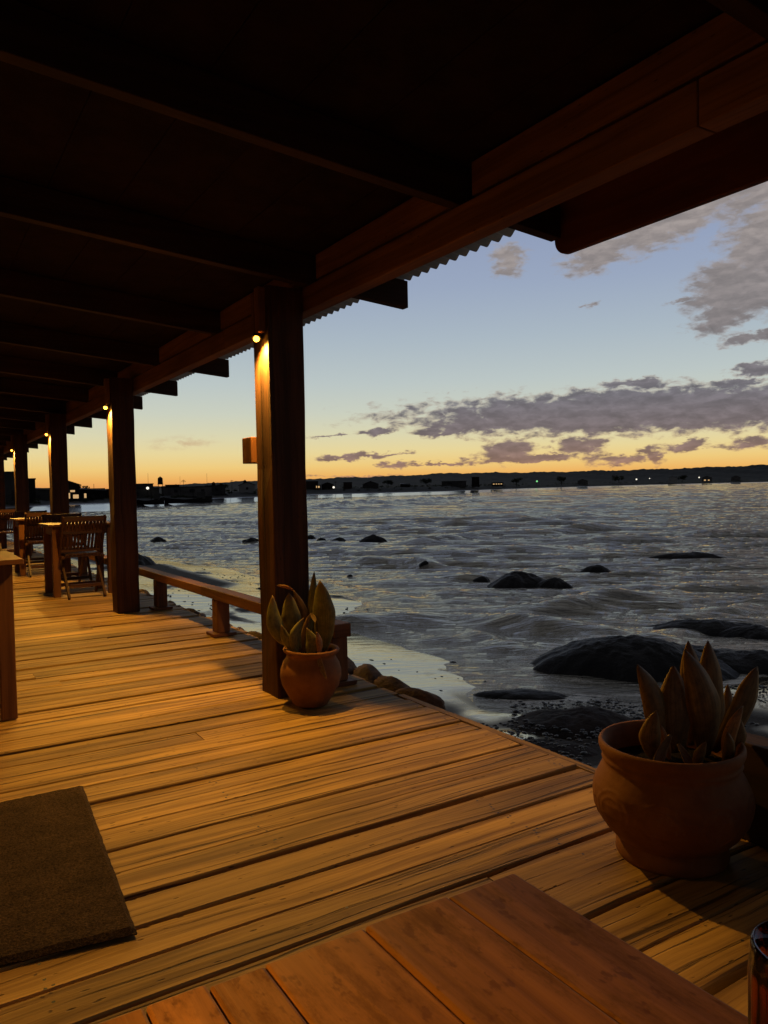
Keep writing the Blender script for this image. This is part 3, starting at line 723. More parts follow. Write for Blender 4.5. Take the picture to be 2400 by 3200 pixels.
for i, py in enumerate(PY):
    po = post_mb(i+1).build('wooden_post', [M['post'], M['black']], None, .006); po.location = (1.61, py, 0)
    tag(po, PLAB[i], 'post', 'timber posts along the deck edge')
    if i == 0: continue
    bt = MB(); bt.box(-.042, -.004, .018, .075, 1.90, 2.13); bt.box(-.030, -.004, .11, .145, 1.88, 2.12)
    bt.build('batten', M['beam'], po, .003)
LLAB = {1: 'small glowing lamp on the nearest post, the biggest lamp in view', 2: 'small glowing lamp on the second post above the slatted chair', 3: 'small glowing lamp on the third post from the camera',
        4: 'small glowing lamp on the fourth post near the left edge', 5: 'small far lamp on the fifth post', 6: 'small far lamp on the last post'}
LIGHT = bpy.data.lights.new('lamp light', 'SPOT'); LIGHT.energy = LAMP_W; LIGHT.color = LAMP_COL; LIGHT.spot_size = R(164); LIGHT.spot_blend = .7; LIGHT.shadow_soft_size = .022
def make_lamp():
    r = empty('post_lamp')
    h = MB(); h.lathe([(.0, .055), (.012, .055), (.016, .045), (.024, .012), (.0255, .0), (.0235, .0), (.015, .03), (.0, .034)], 20)
    h.build('shade', M['brass'], r, smooth=True)
    b = MB(); b.lathe([(.0, .012), (.012, .008), (.016, -.002), (.014, -.011), (.007, -.017), (.0, -.018)], 16)
    b.build('bulb', M['bulb'], r, smooth=True)
    a = MB(); a.tube((0, 0, .05), (.02, .0, .075), .006); a.build('bracket', M['brass'], r)
    lo = bpy.data.objects.new('lamp_light', LIGHT); COL.objects.link(lo); lo.parent = r; lo.location = (0, 0, -.03)
    return r
lamp_proto = make_lamp()
for i, py in enumerate(PY[1:], 1):
    L = lamp_proto if i == 1 else copy_tree(lamp_proto)
    L.location = (1.577, py+.075, 1.875); L.rotation_euler = (R(-16), R(14), 0)
    tag(L, LLAB[i], 'lamp', 'lamps on the deck posts')
# unseen lamps added on the restaurant wall to light the deck and table
def unseen_lamp(x, y, z, label, watts, cone, blend, rot):
    wl = empty('unseen_lamp', (x, y, z), label=label, cat='lamp', group='unseen lamps on the restaurant wall')
    a = MB(); a.box(-.15, -.13, -.05, .05, -.06, .06); a.tube((-.13, 0, 0), (0, 0, .03), .008); a.build('bracket', M['brass'], wl)
    a = MB(); a.lathe([(0, .06), (.02, .055), (.06, 0), (.058, 0), (.018, .05), (0, .052)], 20); a.build('shade', M['brass'], wl, smooth=True)
    a = MB(); a.lathe([(0, .03), (.02, .01), (.028, -.015), (.015, -.035), (0, -.04)], 16); a.build('bulb', M['bulb'], wl, smooth=True)
    L = bpy.data.lights.new('unseen lamp light', 'SPOT'); L.energy = watts; L.color = (1., .47, .06); L.spot_size = R(cone); L.spot_blend = blend; L.shadow_soft_size = .05
    lo = bpy.data.objects.new('unseen_light', L); COL.objects.link(lo); lo.parent = wl; lo.location = (0, 0, -.06); lo.rotation_euler = rot
unseen_lamp(-1.25, 3.55, 2.0, 'unseen lamp lighting the deck from the restaurant wall beside the door mat', WALL_W, 140, .6, (R(-20), R(-22), 0))
unseen_lamp(-1.25, -.1, 1.95, 'unseen lamp added on the restaurant wall to brighten the near slatted table', 400., 40, 1., (R(13), R(-38), 0))

# wooden block on the far side of the nearest post
nbx = MB(); nbx.box(1.585, 1.70, 3.872, 4.0, 1.235, 1.375)
tag(nbx.build('wooden_block', M['rail'], None, .004), 'short wooden block fixed to the far side of the nearest post', 'block')

# ------------------------------------------------------------------ low rails
def rail(label, x0, y0, y1, stubs, w=.105, zt=.35, zb=.275, mt='rail'):
    r = empty('low_rail', (x0+w/2, y0, 0), label=label, cat='rail', group='low rails along the deck edge')
    I = Matrix.Translation((-(x0+w/2), -y0, 0))
    m = MB(); n = max(1, round(abs(y1-y0)/2.4)); ys = [y0+(y1-y0)*k/n for k in range(n+1)]
    for k, (a, b) in enumerate(zip(ys[:-1], ys[1:])): m.box(x0+(k % 2)*.004, x0+w+(k % 2)*.004, a, b-.003, zb, zt-(k % 2)*.004)
    m.build('top_rail', M[mt], r, .006, xf=I)
    for s_ in stubs:
        m = MB(); m.box(x0+.006, x0+w-.002, s_-.06, s_+.06, .028, zb-.002); m.build('stub_post', M[mt], r, .005, xf=I)
        m = MB(); m.box(x0-.035, x0+w+.04, s_-.085, s_+.085, .004, .026); m.build('foot_plate', M[mt], r, .003, xf=I)
    return r
rail('low orange timber rail on stub posts between the nearest and second posts', 1.95, 3.66, 8.1, [3.76, 5.58, 7.2])
rail('low timber rail farther along the deck behind the chairs', 1.95, 8.6, 17, [8.8, 10.9, 13.5, 16])
rail('dark timber rail, the shade below it filled in solid, behind the large pot at the right edge', 2.1, -1.8, 1.43, [], w=.1, zt=.30, zb=.004, mt='rafter')  # the dark under this rail is shade, shaped here as solid timber

# ------------------------------------------------------------------ door mat
md = bmesh.new()
c = [(-.38, 2.03), (.447, 1.90), (.524, 2.985), (-.32, 2.99)]
c = [Vector((p[0], p[1], 0)) for p in c]
nx = 60
tops = []
for i in range(nx+1):
    row = []
    for j in range(nx+1):
        u, v_ = i/nx, j/nx; p = c[0].lerp(c[1], u).lerp(c[3].lerp(c[2], u), v_)
        e = min(u, 1-u, v_, 1-v_)
        if e == 0: p += Vector((random.uniform(-.0012, .0012), random.uniform(-.0012, .0012), 0))
        row.append(md.verts.new((p.x, p.y, (.006 if e == 0 else .017)+random.uniform(-.0012, .0012))))
    tops.append(row)
for i in range(nx):
    for j in range(nx): md.faces.new((tops[i][j], tops[i+1][j], tops[i+1][j+1], tops[i][j+1]))
me = bpy.data.meshes.new('door_mat'); md.to_mesh(me); md.free()
o = link_mesh('door_mat', me, M['mat']); sm = o.modifiers.new('t', 'SOLIDIFY'); sm.thickness = .004; sm.offset = -1
tag(o, 'dark brown coir door mat lying on the deck boards', 'mat')

# ------------------------------------------------------------------ tables and chairs
nt_ = empty('slatted_table', (.06, .1, 0), label='slatted reddish wooden table top in the near foreground', cat='table', group='wooden dining tables')
I = Matrix.Translation((-.06, -.1, 0))
edges = [.400, .334, .262, .187, .149, .111, .04, -.03, -.10, -.17, -.24, -.31]
for k, (x1, x0) in enumerate(zip(edges[:-1], edges[1:])):
    m = MB(); ye = .459+random.uniform(-.002, .002); m.box(x0+.0005, x1-.0005, -.24, ye, .755+random.uniform(-.0006, .0006), .775+random.uniform(-.0008, .0008))
    m.build('slat', M['table'], nt_, .0024, xf=I)
m = MB(); m.box(-.28, .37, .38, .40, .68, .753); m.box(-.28, .37, -.18, -.16, .68, .753); m.box(.35, .37, -.16, .38, .68, .753); m.box(-.28, -.26, -.16, .38, .68, .753); m.build('apron', M['furn'], nt_, .002, xf=I)
for x in (-.30, .33):
    for y in (-.20, .36):
        m = MB(); m.box(x, x+.05, y, y+.05, .001, .752); m.build('leg', M['furn'], nt_, .003, xf=I)

def make_table(wx=.72, wy=.72, zt=.78, over=.045):
    r = empty('dining_table')
    m = MB(); n = 6
    for k in range(n): m.box(wx*k/n+.001, wx*(k+1)/n-.001, 0, wy, zt-.025, zt)
    m.build('table_top', M['furn'], r, .003)
    m = MB(); a = over+.01
    m.box(a, a+.022, a, wy-a, zt-.115, zt-.027); m.box(wx-a-.022, wx-a, a, wy-a, zt-.115, zt-.027); m.box(a+.023, wx-a-.023, a, a+.022, zt-.115, zt-.027); m.box(a+.023, wx-a-.023, wy-a-.022, wy-a, zt-.115, zt-.027)
    m.build('apron', M['furn'], r, .002)
    for x in (over, wx-over-.07):
        for y in (over, wy-over-.07):
            m = MB(); m.box(x-.003, x+.068, y-.003, y+.068, .001, zt-.027); m.build('leg', M['furn'], r, .004)
    return r
tp = make_table()
TBL = [(-.24, 4.06, 'wooden dining table cut off by the left edge of the photo'), (1.265, 8.66, 'wooden dining table left of the slatted chair by the second post'), (1.265, 11.45, 'wooden dining table farther along the deck behind the second one'), (1.265, 15.2, 'farthest wooden dining table on the deck')]
for i, (x, y, lab) in enumerate(TBL):
    t = tp if i == 0 else copy_tree(tp); t.location = (x, y, 0); tag(t, lab, 'table', 'wooden dining tables')

def make_chair():
    """folding chair, faces +y, origin between its rear feet"""
    r = empty('folding_chair'); w = .45
    for sx in (-1, 1):
        x = sx*(w/2-.012)
        m = MB(); m.bar((x, .50, .01), (x, .035, .86), .024, .042, (1, 0, 0)); m.build('long_leg', M['chair'], r, .003)
        x2 = sx*(w/2-.044)
        m = MB(); m.bar((x2, .01, .01), (x2, .36, .44), .024, .04, (1, 0, 0)); m.build('rear_leg', M['chair'], r, .003)
        m = MB(); m.bar((sx*(w/2-.02), .13, .43), (sx*(w/2-.02), .50, .445), .03, .03, (1, 0, 0)); m.build('side_rail', M['chair'], r, .003)
    bk = MB(); yb = lambda z: .50-(z-.01)*.547
    for z, h in ((.835, .055), (.70, .05), (.50, .04)): bk.box(-w/2+.025, w/2-.025, yb(z)-.010, yb(z)+.012, z-h/2, z+h/2)
    for k in range(11):
        x = -w/2+.045+k*(w-.09)/10; bow = .008*math.sin(k/10*math.pi)
        bk.bar((x, yb(.52)-.004-bow, .52), (x, yb(.80)-.004-bow*.3, .812), 0.027, .010, (1, 0, 0))
    bk.build('backrest', M['chair'], r, .0015)
    st = MB()
    for k in range(10):
        x = -w/2+.06+k*(w-.12)/9; st.box(x-.014, x+.014, .12, .52, .452, .466)
    st.box(-w/2+.04, w/2-.04, .13, .155, .432, .451); st.box(-w/2+.04, w/2-.04, .48, .505, .432, .451)
    st.build('seat', M['chair'], r, .0015)
    for q in ((-w/2+.06, w/2-.06, .055, .08, .115, .15), (-w/2+.03, w/2-.03, .435, .455, .10, .135)): s = MB(); s.box(*q); s.build('stretcher', M['chair'], r, .002)
    return r
cp = make_chair()
CH = [(1.60, 8.47, 0.06, 'slatted wooden folding chair at the near side of the second table, beside the second post'),
      (1.58, 11.2, -.04, 'slatted wooden folding chair at the near side of the third table'),
      (1.60, 9.95, math.pi+.05, 'slatted wooden folding chair on the far side of the second table'),
      (1.62, 12.75, math.pi, 'slatted wooden folding chair on the far side of the third table'),
      (.075, 3.80, .02, 'wooden folding chair at the left edge of the photo, mostly out of frame'),
      (1.6, 14.9, .05, 'slatted wooden folding chair by the farthest table')]
for i, (x, y, rz, lab) in enumerate(CH):
    c_ = cp if i == 0 else copy_tree(cp); c_.location = (x, y, .001); c_.rotation_euler = (0, 0, rz); tag(c_, lab, 'chair', 'folding chairs at the tables')

# ------------------------------------------------------------------ pots and plants
AXR = Vector((math.cos(YAW), -math.sin(YAW), 0)); AXF = Vector((math.sin(YAW), math.cos(YAW), 0)); AXU = Vector((0, 0, 1))
def leaf(parent, base, tip, width, bend=0., depth=0., tipd=0., material='leaf', blunt=0., face=0., widest=.52, curl=.0, name='leaf'):
    """base/tip = (right, up) in metres in the plane facing the deck; depth/tipd push base and tip away from the table"""
    nseg, nc = 18, 5
    B = AXR*base[0]+AXU*base[1]+AXF*depth; T = AXR*tip[0]+AXU*tip[1]+AXF*tipd
    axis = (T-B); L = axis.length; ad = axis/L
    side = (AXR*math.cos(face)+AXF*math.sin(face)); side = (side-ad*side.dot(ad)).normalized(); nrm = side.cross(ad).normalized()
    V, Fc, uv = [], [], []
    for k in range(nseg+1):
        t = k/nseg
        c_ = B+axis*t+side*bend*math.sin(math.pi*t)*L+nrm*(.05*L*math.sin(math.pi*t)+curl*L*t*t)
        if t < widest: wv = .34+.66*math.sin(t/widest*math.pi/2)
        else:
            q = (t-widest)/(1-widest); wv = max(blunt*(1-q*q), (1-q**1.8)**.85 if q < 1 else 0)
        if t == 1: wv = blunt*.3+.01
        wob = 1+.03*math.sin(t*19+base[0]*50)
        for j in range(nc):
            s_ = j/(nc-1)-.5
            V.append(c_+side*s_*width*wv*wob+nrm*(-(abs(s_)*2)**2*width*.16*wv))
            uv.append((j/(nc-1), t))
    for k in range(nseg):
        for j in range(nc-1): a = k*nc+j; Fc.append((a, a+1, a+nc+1, a+nc))
    me = bpy.data.meshes.new(name); me.from_pydata([tuple(p) for p in V], [], Fc)
    ul = me.uv_layers.new(name='UVMap')
    for p in me.polygons:
        for li in p.loop_indices: ul.data[li].uv = uv[me.loops[li].vertex_index]
    o = link_mesh(name, me, M[material], parent, smooth=True)
    s_ = o.modifiers.new('t', 'SOLIDIFY'); s_.thickness = .0018; s_.offset = 0
    return o
# small pot by the nearest post
p1 = empty('clay_pot', (1.712, 3.488, 0), label='small plain round clay pot at the foot of the nearest post', cat='pot', group='clay plant pots')
m = MB(); m.lathe([(0, .0), (.082, .0), (.09, .006), (.096, .02), (.118, .055), (.143, .10), (.155, .145), (.153, .18), (.142, .215), (.126, .24), (.122, .252), (.128, .262), (.141, .272), (.143, .281), (.138, .288), (.126, .286), (.118, .276), (.118, .24)], 64, fn=lambda r, z, t: r*(1+.006*math.sin(3*t+z*9)))
pb = m.build('pot_body', M['terra'], p1, smooth=True); pb.rotation_euler = (R(1.5), R(1.5), 0)
m = MB(); m.lathe([(.119, .238), (.09, .245), (.05, .25), (0, .248)], 32, fn=lambda r, z, t: r*(1+.02*math.sin(7*t))); m.build('soil', M['soil'], p1, smooth=True)
q1 = empty('snake_plant', (1.712, 3.488, .25), label='small snake plant with broad olive leaves in the plain pot by the post', cat='plant', group='potted snake plants')
k1 = 1/2711.
def P1(x, y): return ((x-615)*k1, (1115-y)*k1)
def lf1(b, t, wpx, **k): leaf(q1, P1(*b), P1(*t), wpx*k1*1.2, **k)
lf1((440, 1060), (130, 285), 185, bend=-.16, depth=.02, tipd=0, face=.3)
lf1((455, 1050), (345, 268), 225, bend=-.03, depth=.03, tipd=.03)
lf1((500, 1060), (395, 235), 120, bend=.12, depth=.06, tipd=.06, material='leafbrown')
lf1((465, 1090), (264, 672), 125, bend=-.08, depth=-.05, tipd=-.06, face=-.3)
lf1((455, 1090), (562, 590), 130, bend=-.16, depth=-.045, tipd=-.03, face=.5)
lf1((640, 1110), (600, 720), 150, bend=.14, depth=-.06, tipd=-.05, widest=.35)
lf1((800, 1080), (783, 98), 262, bend=.04, depth=.02, tipd=.0, blunt=.12, face=-.15)
lf1((680, 1050), (690, -10), 120, bend=-.02, depth=.07, tipd=.08)
lf1((510, 1060), (690, 320), 75, bend=.03, depth=.05, tipd=.05, face=.6)
lf1((540, 1090), (640, 540), 60, bend=-.06, depth=0, tipd=-.02, material='leafbrown')
lf1((640, 545), (715, 665), 45, bend=.1, depth=0, tipd=-.03, material='leafbrown', name='dry_tip')
lf1((400, 240), (185, 160), 55, bend=.12, depth=.05, tipd=.02, material='dead', blunt=.6, name='dry_tip')
lf1((770, 1090), (745, 770), 85, bend=.05, depth=-.06, tipd=-.07, material='dead', blunt=.5, face=.7)
lf1((765, 1030), (880, 1360), 60, bend=-.05, depth=-.11, tipd=-.155, material='leafbrown')
# large pot
p2 = empty('clay_pot', (1.86, 1.44, 0), label='large carved clay pot with a stepped foot at the right of the deck', cat='pot', group='clay plant pots')
def emb(r, z, t):
    if not (.085 < z < .245): return r
    d = 0
    for k in range(9):
        a0 = k*2*math.pi/9+.2; da = (t-a0+math.pi) % (2*math.pi)-math.pi
        rad = math.hypot(da*.215, (z-.165)*1.12)
        for rr in (.062, .042): d += .0021*math.exp(-((rad-rr)/.0042)**2)
    return r+d
prof = [(0, 0), (.142, 0), (.152, .004), (.156, .014), (.154, .04), (.148, .052), (.15, .058), (.153, .062)]
zs = np.linspace(.066, .262, 64)
for z in zs:
    r = np.interp(z, [.062, .09, .12, .15, .18, .21, .235, .262], [.160, .186, .206, .217, .2205, .215, .204, .190]); prof.append((float(r), float(z)))
prof += [(.187, .27), (.189, .277), (.1935, .282), (.190, .287), (.191, .295), (.197, .304), (.201, .316), (.2005, .328), (.196, .335), (.190, .334), (.181, .322), (.177, .30), (.177, .26)]
m = MB(); m.lathe(prof, 200, fn=emb); m.build('pot_body', M['terra'], p2, smooth=True)
m = MB(); m.lathe([(.178, .262), (.12, .268), (.06, .272), (0, .27)], 40, fn=lambda r, z, t: r*(1+.015*math.sin(9*t))); m.build('soil', M['soil'], p2, smooth=True)
q2 = empty('snake_plant', (1.86, 1.44, .27), label='large snake plant with tall brownish pointed leaves in the carved pot', cat='plant', group='potted snake plants')
k2 = 1/2640.
def P2(x, y): return ((x-935)*k2, (1110-y)*k2)
def lf2(b, t, wpx, **k):
    k.setdefault('material', 'leafbrown'); leaf(q2, P2(*b), P2(*t), wpx*k2*1.1, **k)
lf2((870, 1000), (688, 350), 165, bend=.07, depth=.0, tipd=-.0, face=.25)
lf2((790, 1070), (764, 655), 140, bend=-.13, depth=-.06, tipd=-.07, face=-.2)
lf2((860, 1050), (748, 480), 130, bend=.08, depth=.05, tipd=.05, material='leafbrown')
lf2((985, 1040), (985, 385), 235, bend=.0, depth=.0, tipd=.02, blunt=.22, material='leafbrown')
lf2((1195, 1060), (1052, 245), 235, bend=.07, depth=-.01, tipd=.0, widest=.45)
lf2((1180, 1060), (1172, 225), 190, bend=.02, depth=.08, tipd=.09)
lf2((1235, 1060), (1285, 205), 195, bend=.03, depth=.04, tipd=.05)
lf2((1255, 1060), (1340, 430), 170, bend=.1, depth=.07, tipd=.1)
lf2((1290, 1060), (1645, 405), 190, bend=.05, depth=.02, tipd=.03, face=.2, widest=.6)
lf2((1300, 1080), (1420, 640), 120, bend=-.1, depth=-.05, tipd=-.06, material='dead', face=.3)
lf2((1340, 1080), (1432, 760), 120, bend=.1, depth=-.02, tipd=-.03, material='leafbrown')
lf2((860, 830), (700, 1140), 70, bend=-.05, depth=-.08, tipd=-.12, material='leafbrown', name='dry_leaf')
lf2((905, 890), (1010, 1150), 60, bend=.05, depth=-.09, tipd=-.12, material='leafbrown', name='dry_leaf')
lf2((1090, 1060), (1120, 520), 110, bend=-.05, depth=.05, tipd=.06, material='leafbrown')
lf2((930, 1060), (900, 560), 90, bend=-.08, depth=.06, tipd=.07)
lf2((1250, 1080), (1255, 800), 85, bend=.08, depth=-.08, tipd=-.1, material='leafbrown')
lf2((1330, 1060), (1520, 600), 110, bend=.1, depth=.08, tipd=.12)
lf2((1040, 1080), (1075, 850), 80, bend=-.1, depth=-.1, tipd=-.12, material='leafbrown', name='dry_leaf')
lf2((900, 1060), (830, 790), 60, bend=.0, depth=-.03, tipd=-.03, material='dead')

# amber glass holder on the table
g = empty('candle_glass', (.3655, .202, .7765), label='ribbed amber glass candle holder on the table at the lower right corner', cat='candle holder')
m = MB(); m.lathe([(0, .001), (.026, 0), (.0305, .004), (.031, .015), (.0285, .03), (.0285, .06), (.0275, .076), (.026, .077), (.0265, .06), (.0262, .03), (.024, .01), (0, .009)], 90, fn=lambda r, z, t: r*(1+(.022*math.cos(15*t) if .012 < z < .07 and r > .0268 else 0)))
m.build('glass_body', M['glass'], g, smooth=True)
m = MB(); m.lathe([(0, .0095), (.021, .01), (.022, .03), (.0, .031)], 24); m.build('candle', M['board'], g, smooth=True)

# ------------------------------------------------------------------ village on the far shore
def pol(a, r, z=0.): a = R(a); return Vector((r*math.sin(a), r*math.cos(a), z))
GZ = ZW+3.0
VC = {'grey': flat('village grey plaster', (.05, .048, .046), .9, .1, .3, .3, 0.), 'pale': flat('village pale plaster', (.085, .08, .078), .9, .1, .3, .3, 0.), 'brown': flat('village brick', (.04, .027, .022), .9, .1, .3, .3, 0.),
      'dark': flat('village dark boards', (.015, .0135, .0125), .9, .1, .3, .3, 0.), 'roofpale': flat('pale sheet roof', (.2, .205, .22), .6, .3, .2, .3, 0.), 'roofdark': flat('dark roof', (.03, .028, .028), .9, .1, .2, .3, 0.),
      'white': flat('white limewash', (.22, .215, .21), .9, .1, .2, .3, 0.)}
def back(a, r):
    return r+27*min(2.2, max(.8, float(rshore(a))/260))
def house(label, a, r, w_, h, dp, col='grey', roof='flat', roofcol='roofdark', lit=(), dark=(), z=GZ, cat='building', name='house', grp='houses of the far village'):
    r0, r = r, back(a, r); topz = EYE+(z+h-EYE)*r/r0; z = ZW+float(ground(a)); w_ *= r/r0; h = max(1.5, topz-z)
    lit = [(x*r/r0, min(max(.25, zz), h-hh-.15), ww, hh) for x, zz, ww, hh in lit]; dark = [(x*r/r0, min(max(.25, zz), h-hh-.15), ww, hh) for x, zz, ww, hh in dark]
    e = empty(name, pol(a, r, z), -R(a), label=label, cat=cat, group=grp)
    m = MB(); m.box(-w_/2, w_/2, 0, dp, -1., h); m.build('walls', VC[col], e)
    if roof == 'flat':
        m = MB(); m.box(-w_/2-.15, w_/2+.15, -.2, dp+.2, h+.01, h+.22); m.build('roof', VC[roofcol], e)
    elif roof == 'gable':
        rh = w_*.2; m = MB(); ov = .3
        m.hexa([(-w_/2-ov, -ov, h), (0, -ov, h+rh), (0, dp+ov, h+rh), (-w_/2-ov, dp+ov, h), (-w_/2-ov, -ov, h+.18), (0, -ov, h+rh+.18), (0, dp+ov, h+rh+.18), (-w_/2-ov, dp+ov, h+.18)])
        m.hexa([(0, -ov, h+rh), (w_/2+ov, -ov, h), (w_/2+ov, dp+ov, h), (0, dp+ov, h+rh), (0, -ov, h+rh+.18), (w_/2+ov, -ov, h+.18), (w_/2+ov, dp+ov, h+.18), (0, dp+ov, h+rh+.18)]); m.build('roof', VC[roofcol], e)
        m = MB(); m.v = [(-w_/2, .01, h-.01), (w_/2, .01, h-.01), (0, .01, h+rh-.01)]; m._f((0, 1, 2)); m.build('gable', VC[col], e)
    elif roof == 'shed':
        m = MB(); m.hexa([(-w_/2-.3, -.5, h-.1), (w_/2+.3, -.5, h-.55), (w_/2+.3, dp+.3, h-.45), (-w_/2-.3, dp+.3, h+.1), (-w_/2-.3, -.5, h+.12), (w_/2+.3, -.5, h-.33), (w_/2+.3, dp+.3, h-.2), (-w_/2-.3, dp+.3, h+.32)]); m.build('roof', VC[roofcol], e)
    for (x, zz, ww, hh) in lit:
        m = MB(); m.box(x-ww/2, x+ww/2, -.06, -.005, zz, zz+hh); m.build('lit_window', M['warm_light'], e)
    for (x, zz, ww, hh) in dark:
        m = MB(); m.box(x-ww/2, x+ww/2, -.05, -.005, zz, zz+hh); m.build('window', VC['roofdark'], e)
    return e
house('dark building at the far left edge with a faint reddish doorway', 5.9, 140, 6, 4.2, 6, 'grey', lit=[], dark=[(1, -.8, 1, 2)])
house('tall dark block house seen between the far left posts', 7.0, 152, 3.2, 3.3, 5, 'dark')
house('low house with a pale sheet roof between the far left posts', 8.1, 172, 7, 1.9, 6, 'grey', 'shed', 'roofpale', dark=[(-1, .4, .8, .8)])
house('gabled house with lit windows left of the second post', 9.5, 172, 5.5, 2.3, 6, 'dark', 'gable', lit=[(.4, .1, .9, 1.3), (1.9, .0, 1.2, .9), (1.3, 1.75, 1.0, .45)])
house('house with a pale lean-to roof and two lit windows left of the second post', 11.0, 178, 6.5, 1.7, 6, 'dark', 'shed', 'roofpale', lit=[(-.8, -.4, .5, 1.1)], dark=[(.8, -.2, .7, .8)])
house('long dark building right of the lean-to house', 12.4, 186, 5.5, 1.4, 6, 'dark')
house('grey house with a bright white lamp right of the second post', 14.6, 212, 8, 1.7, 6, 'grey', dark=[(-1.6, .2, 1., 1.)])
house('small raised rooftop room behind the bright white lamp', 14.7, 219, 4.5, 2.9, 4, 'grey')
house('long pale walled building behind the beached boats', 17.6, 228, 14, 1.95, 8, 'pale', dark=[(-3, .4, 1, .9), (1.5, .3, 1.6, 1.1), (4.5, .5, 1, .8)])
house('small dark roofed house above the long pale wall', 16.6, 240, 4, 2.7, 4, 'dark')
house('low dark house with a barrel roof tank right of the long pale building', 19.6, 244, 6, 2.3, 6, 'grey', dark=[(.5, .3, 1, 1)])
house('white house touching the left side of the nearest post', 21.9, 268, 5.5, 2.4, 6, 'white', 'gable', dark=[(0, .3, .9, .9)])
house('brown block building touching the right side of the nearest post', 26.4, 345, 8.5, 4.2, 8, 'brown', dark=[(-1, 1, 1, 1), (2, 1.2, .9, 1.)], lit=[(3.6, .1, .6, 1.)])
house('dark shed beside the round bright lamp', 27.8, 350, 5.5, 2.6, 6, 'dark', 'gable')
house('small brown tower house right of the shed', 29.3, 356, 4, 3.5, 5, 'brown', dark=[(.4, 1.4, .9, .9)])
house('wide low grey house on the shore right of the brown tower house', 31.0, 366, 7.5, 2.4, 6, 'grey', 'gable')
house('small dark house with a pale roof in the middle of the far shore', 33.6, 385, 5, 2.6, 6, 'dark', 'shed', 'roofpale')
house('long grey warehouse with a white corner post on the far shore', 37.2, 410, 13, 3.4, 8, 'grey', dark=[(-2, 1, 2, 1)])
house('square dark tower block on the far shore', 38.8, 430, 4.2, 5.6, 5, 'dark', dark=[(0, 2.5, 1, 1)])
house('low house with a row of lit windows right of the dark tower block', 40.4, 470, 7, 1.6, 6, 'dark', lit=[(-2.2, .3, 1.1, .6), (-.6, .3, .9, .6), (.8, .3, .9, .6), (2.3, .3, 1, .6)])
house('small pale house right of the green lamp on the far shore', 46.5, 720, 9, 3.4, 8, 'pale', 'gable')
house('small white house among trees on the right far shore', 52.6, 960, 10, 3.6, 8, 'white', 'gable', z=GZ+2)
house('white house with lit windows at the far right shore', 54.8, 1060, 12, 3.4, 8, 'pale', 'gable', lit=[(-2.5, .5, 2.4, 1.6), (2, .5, 2, 1.4)], z=GZ+2)
house('pale far house near the right edge', 56.6, 1180, 12, 3.6, 8, 'pale', 'gable', z=GZ+2)

def water_tower(label, a, r, zt, tr, th, z=GZ):
    r = back(a, r)
    e = empty('water_tower', pol(a, r, z), -R(a), label=label, cat='water tower', group='water tanks above the village')
    m = MB(); m.lathe([(0, zt), (tr, zt), (tr*1.04, zt+th*.1), (tr, zt+th*.85), (tr*.75, zt+th), (tr*.2, zt+th*1.12), (tr*.12, zt+th*1.2), (0, zt+th*1.2)], 16); m.build('tank', VC['dark'], e, smooth=True)
    for sx in (-1, 1):
        for sy in (-1, 1):
            m = MB(); m.tube((sx*tr*.95, sy*tr*.95, -1), (sx*tr*.8, sy*tr*.8, zt), .09); m.build('leg', VC['dark'], e)
    m = MB(); m.box(-tr*1.15, tr*1.15, -tr*1.15, tr*1.15, zt-.22, zt-.01); m.build('platform', VC['dark'], e)
water_tower('tall dark water tank on legs standing above the village between the two nearest posts', 15.78, 225, 3.3, .75, 1.9)
water_tower('small water tank with poles at the right side of the second post', 13.95, 215, 2.3, .5, 1.2)
water_tower('round water tank above the low house right of the long pale building', 19.5, 246, 2.6, .6, 1.1)
water_tower('water tank at the left side of the nearest post above the white house', 21.75, 272, 3.2, .6, 1.4)
def pole(label, a, r, h, arm=True, rad=.07, z=GZ, name='utility_pole', cat='pole'):
    r = back(a, r)
    e = empty(name, pol(a, r, z), -R(a), label=label, cat=cat, group='poles and masts of the village')
    m = MB(); m.tube((0, 0, -1), (0, 0, h), rad, rad*.7, 8); m.build('shaft', VC['dark'], e)
    if arm:
        m = MB(); m.box(-.75, .75, -.05, .05, h-.75, h-.62); m.box(-.55, .55, -.05, .05, h-.35, h-.24); m.build('crossarm', VC['dark'], e)
pole('utility pole with crossarms above the long pale building', 17.39, 232, 4.6)
pole('utility pole with crossarms left of the nearest post', 20.81, 258, 4.7)
pole('short pole on the roofline left of the second post', 11.32, 182, 3.0, False)
pole('thin antenna mast above the house with the white lamp', 14.95, 214, 6.3, False, .045, name='mast', cat='mast')
pole('thin antenna mast left of the utility pole', 17.15, 226, 5.5, False, .045, name='mast', cat='mast')
pole('thin antenna mast above the right end of the long pale building', 19.04, 236, 6.6, False, .045, name='mast', cat='mast')
pole('thin pole at the right side of the second post', 13.6, 214, 3.9, False, .06)
pole('small frame mast beside the round bright lamp', 28.4, 352, 4.6, True, .12)
def lampthing(label, a, r, z, rad, m_='white_light'):
    r = back(a, r)
    e = empty('street_lamp', pol(a, r, GZ-1), -R(a), label=label, cat='lamp', group='lights on the far shore')
    m = MB(); m.tube((0, 0, 0), (0, 0, z), .06, n=8); m.build('shaft', VC['dark'], e)
    m = MB(); m.lathe([(0, z), (rad*.8, z+rad*.4), (rad, z+rad), (rad*.8, z+rad*1.6), (0, z+rad*2)], 12); m.build('lamp_glass', M[m_], e, smooth=True)
lampthing('bright white lamp on the grey house between the two nearest posts', 14.9, 210.5, 2.5, .42)
lampthing('round bright lamp beside the shed right of the nearest post', 28.25, 346, 2.0, .55)
lampthing('green lamp on the far shore', 43.26, 620, 4.2, .8, 'green_light')
lampthing('white lamp in the middle of the right far shore', 50.19, 900, 5.2, .95)
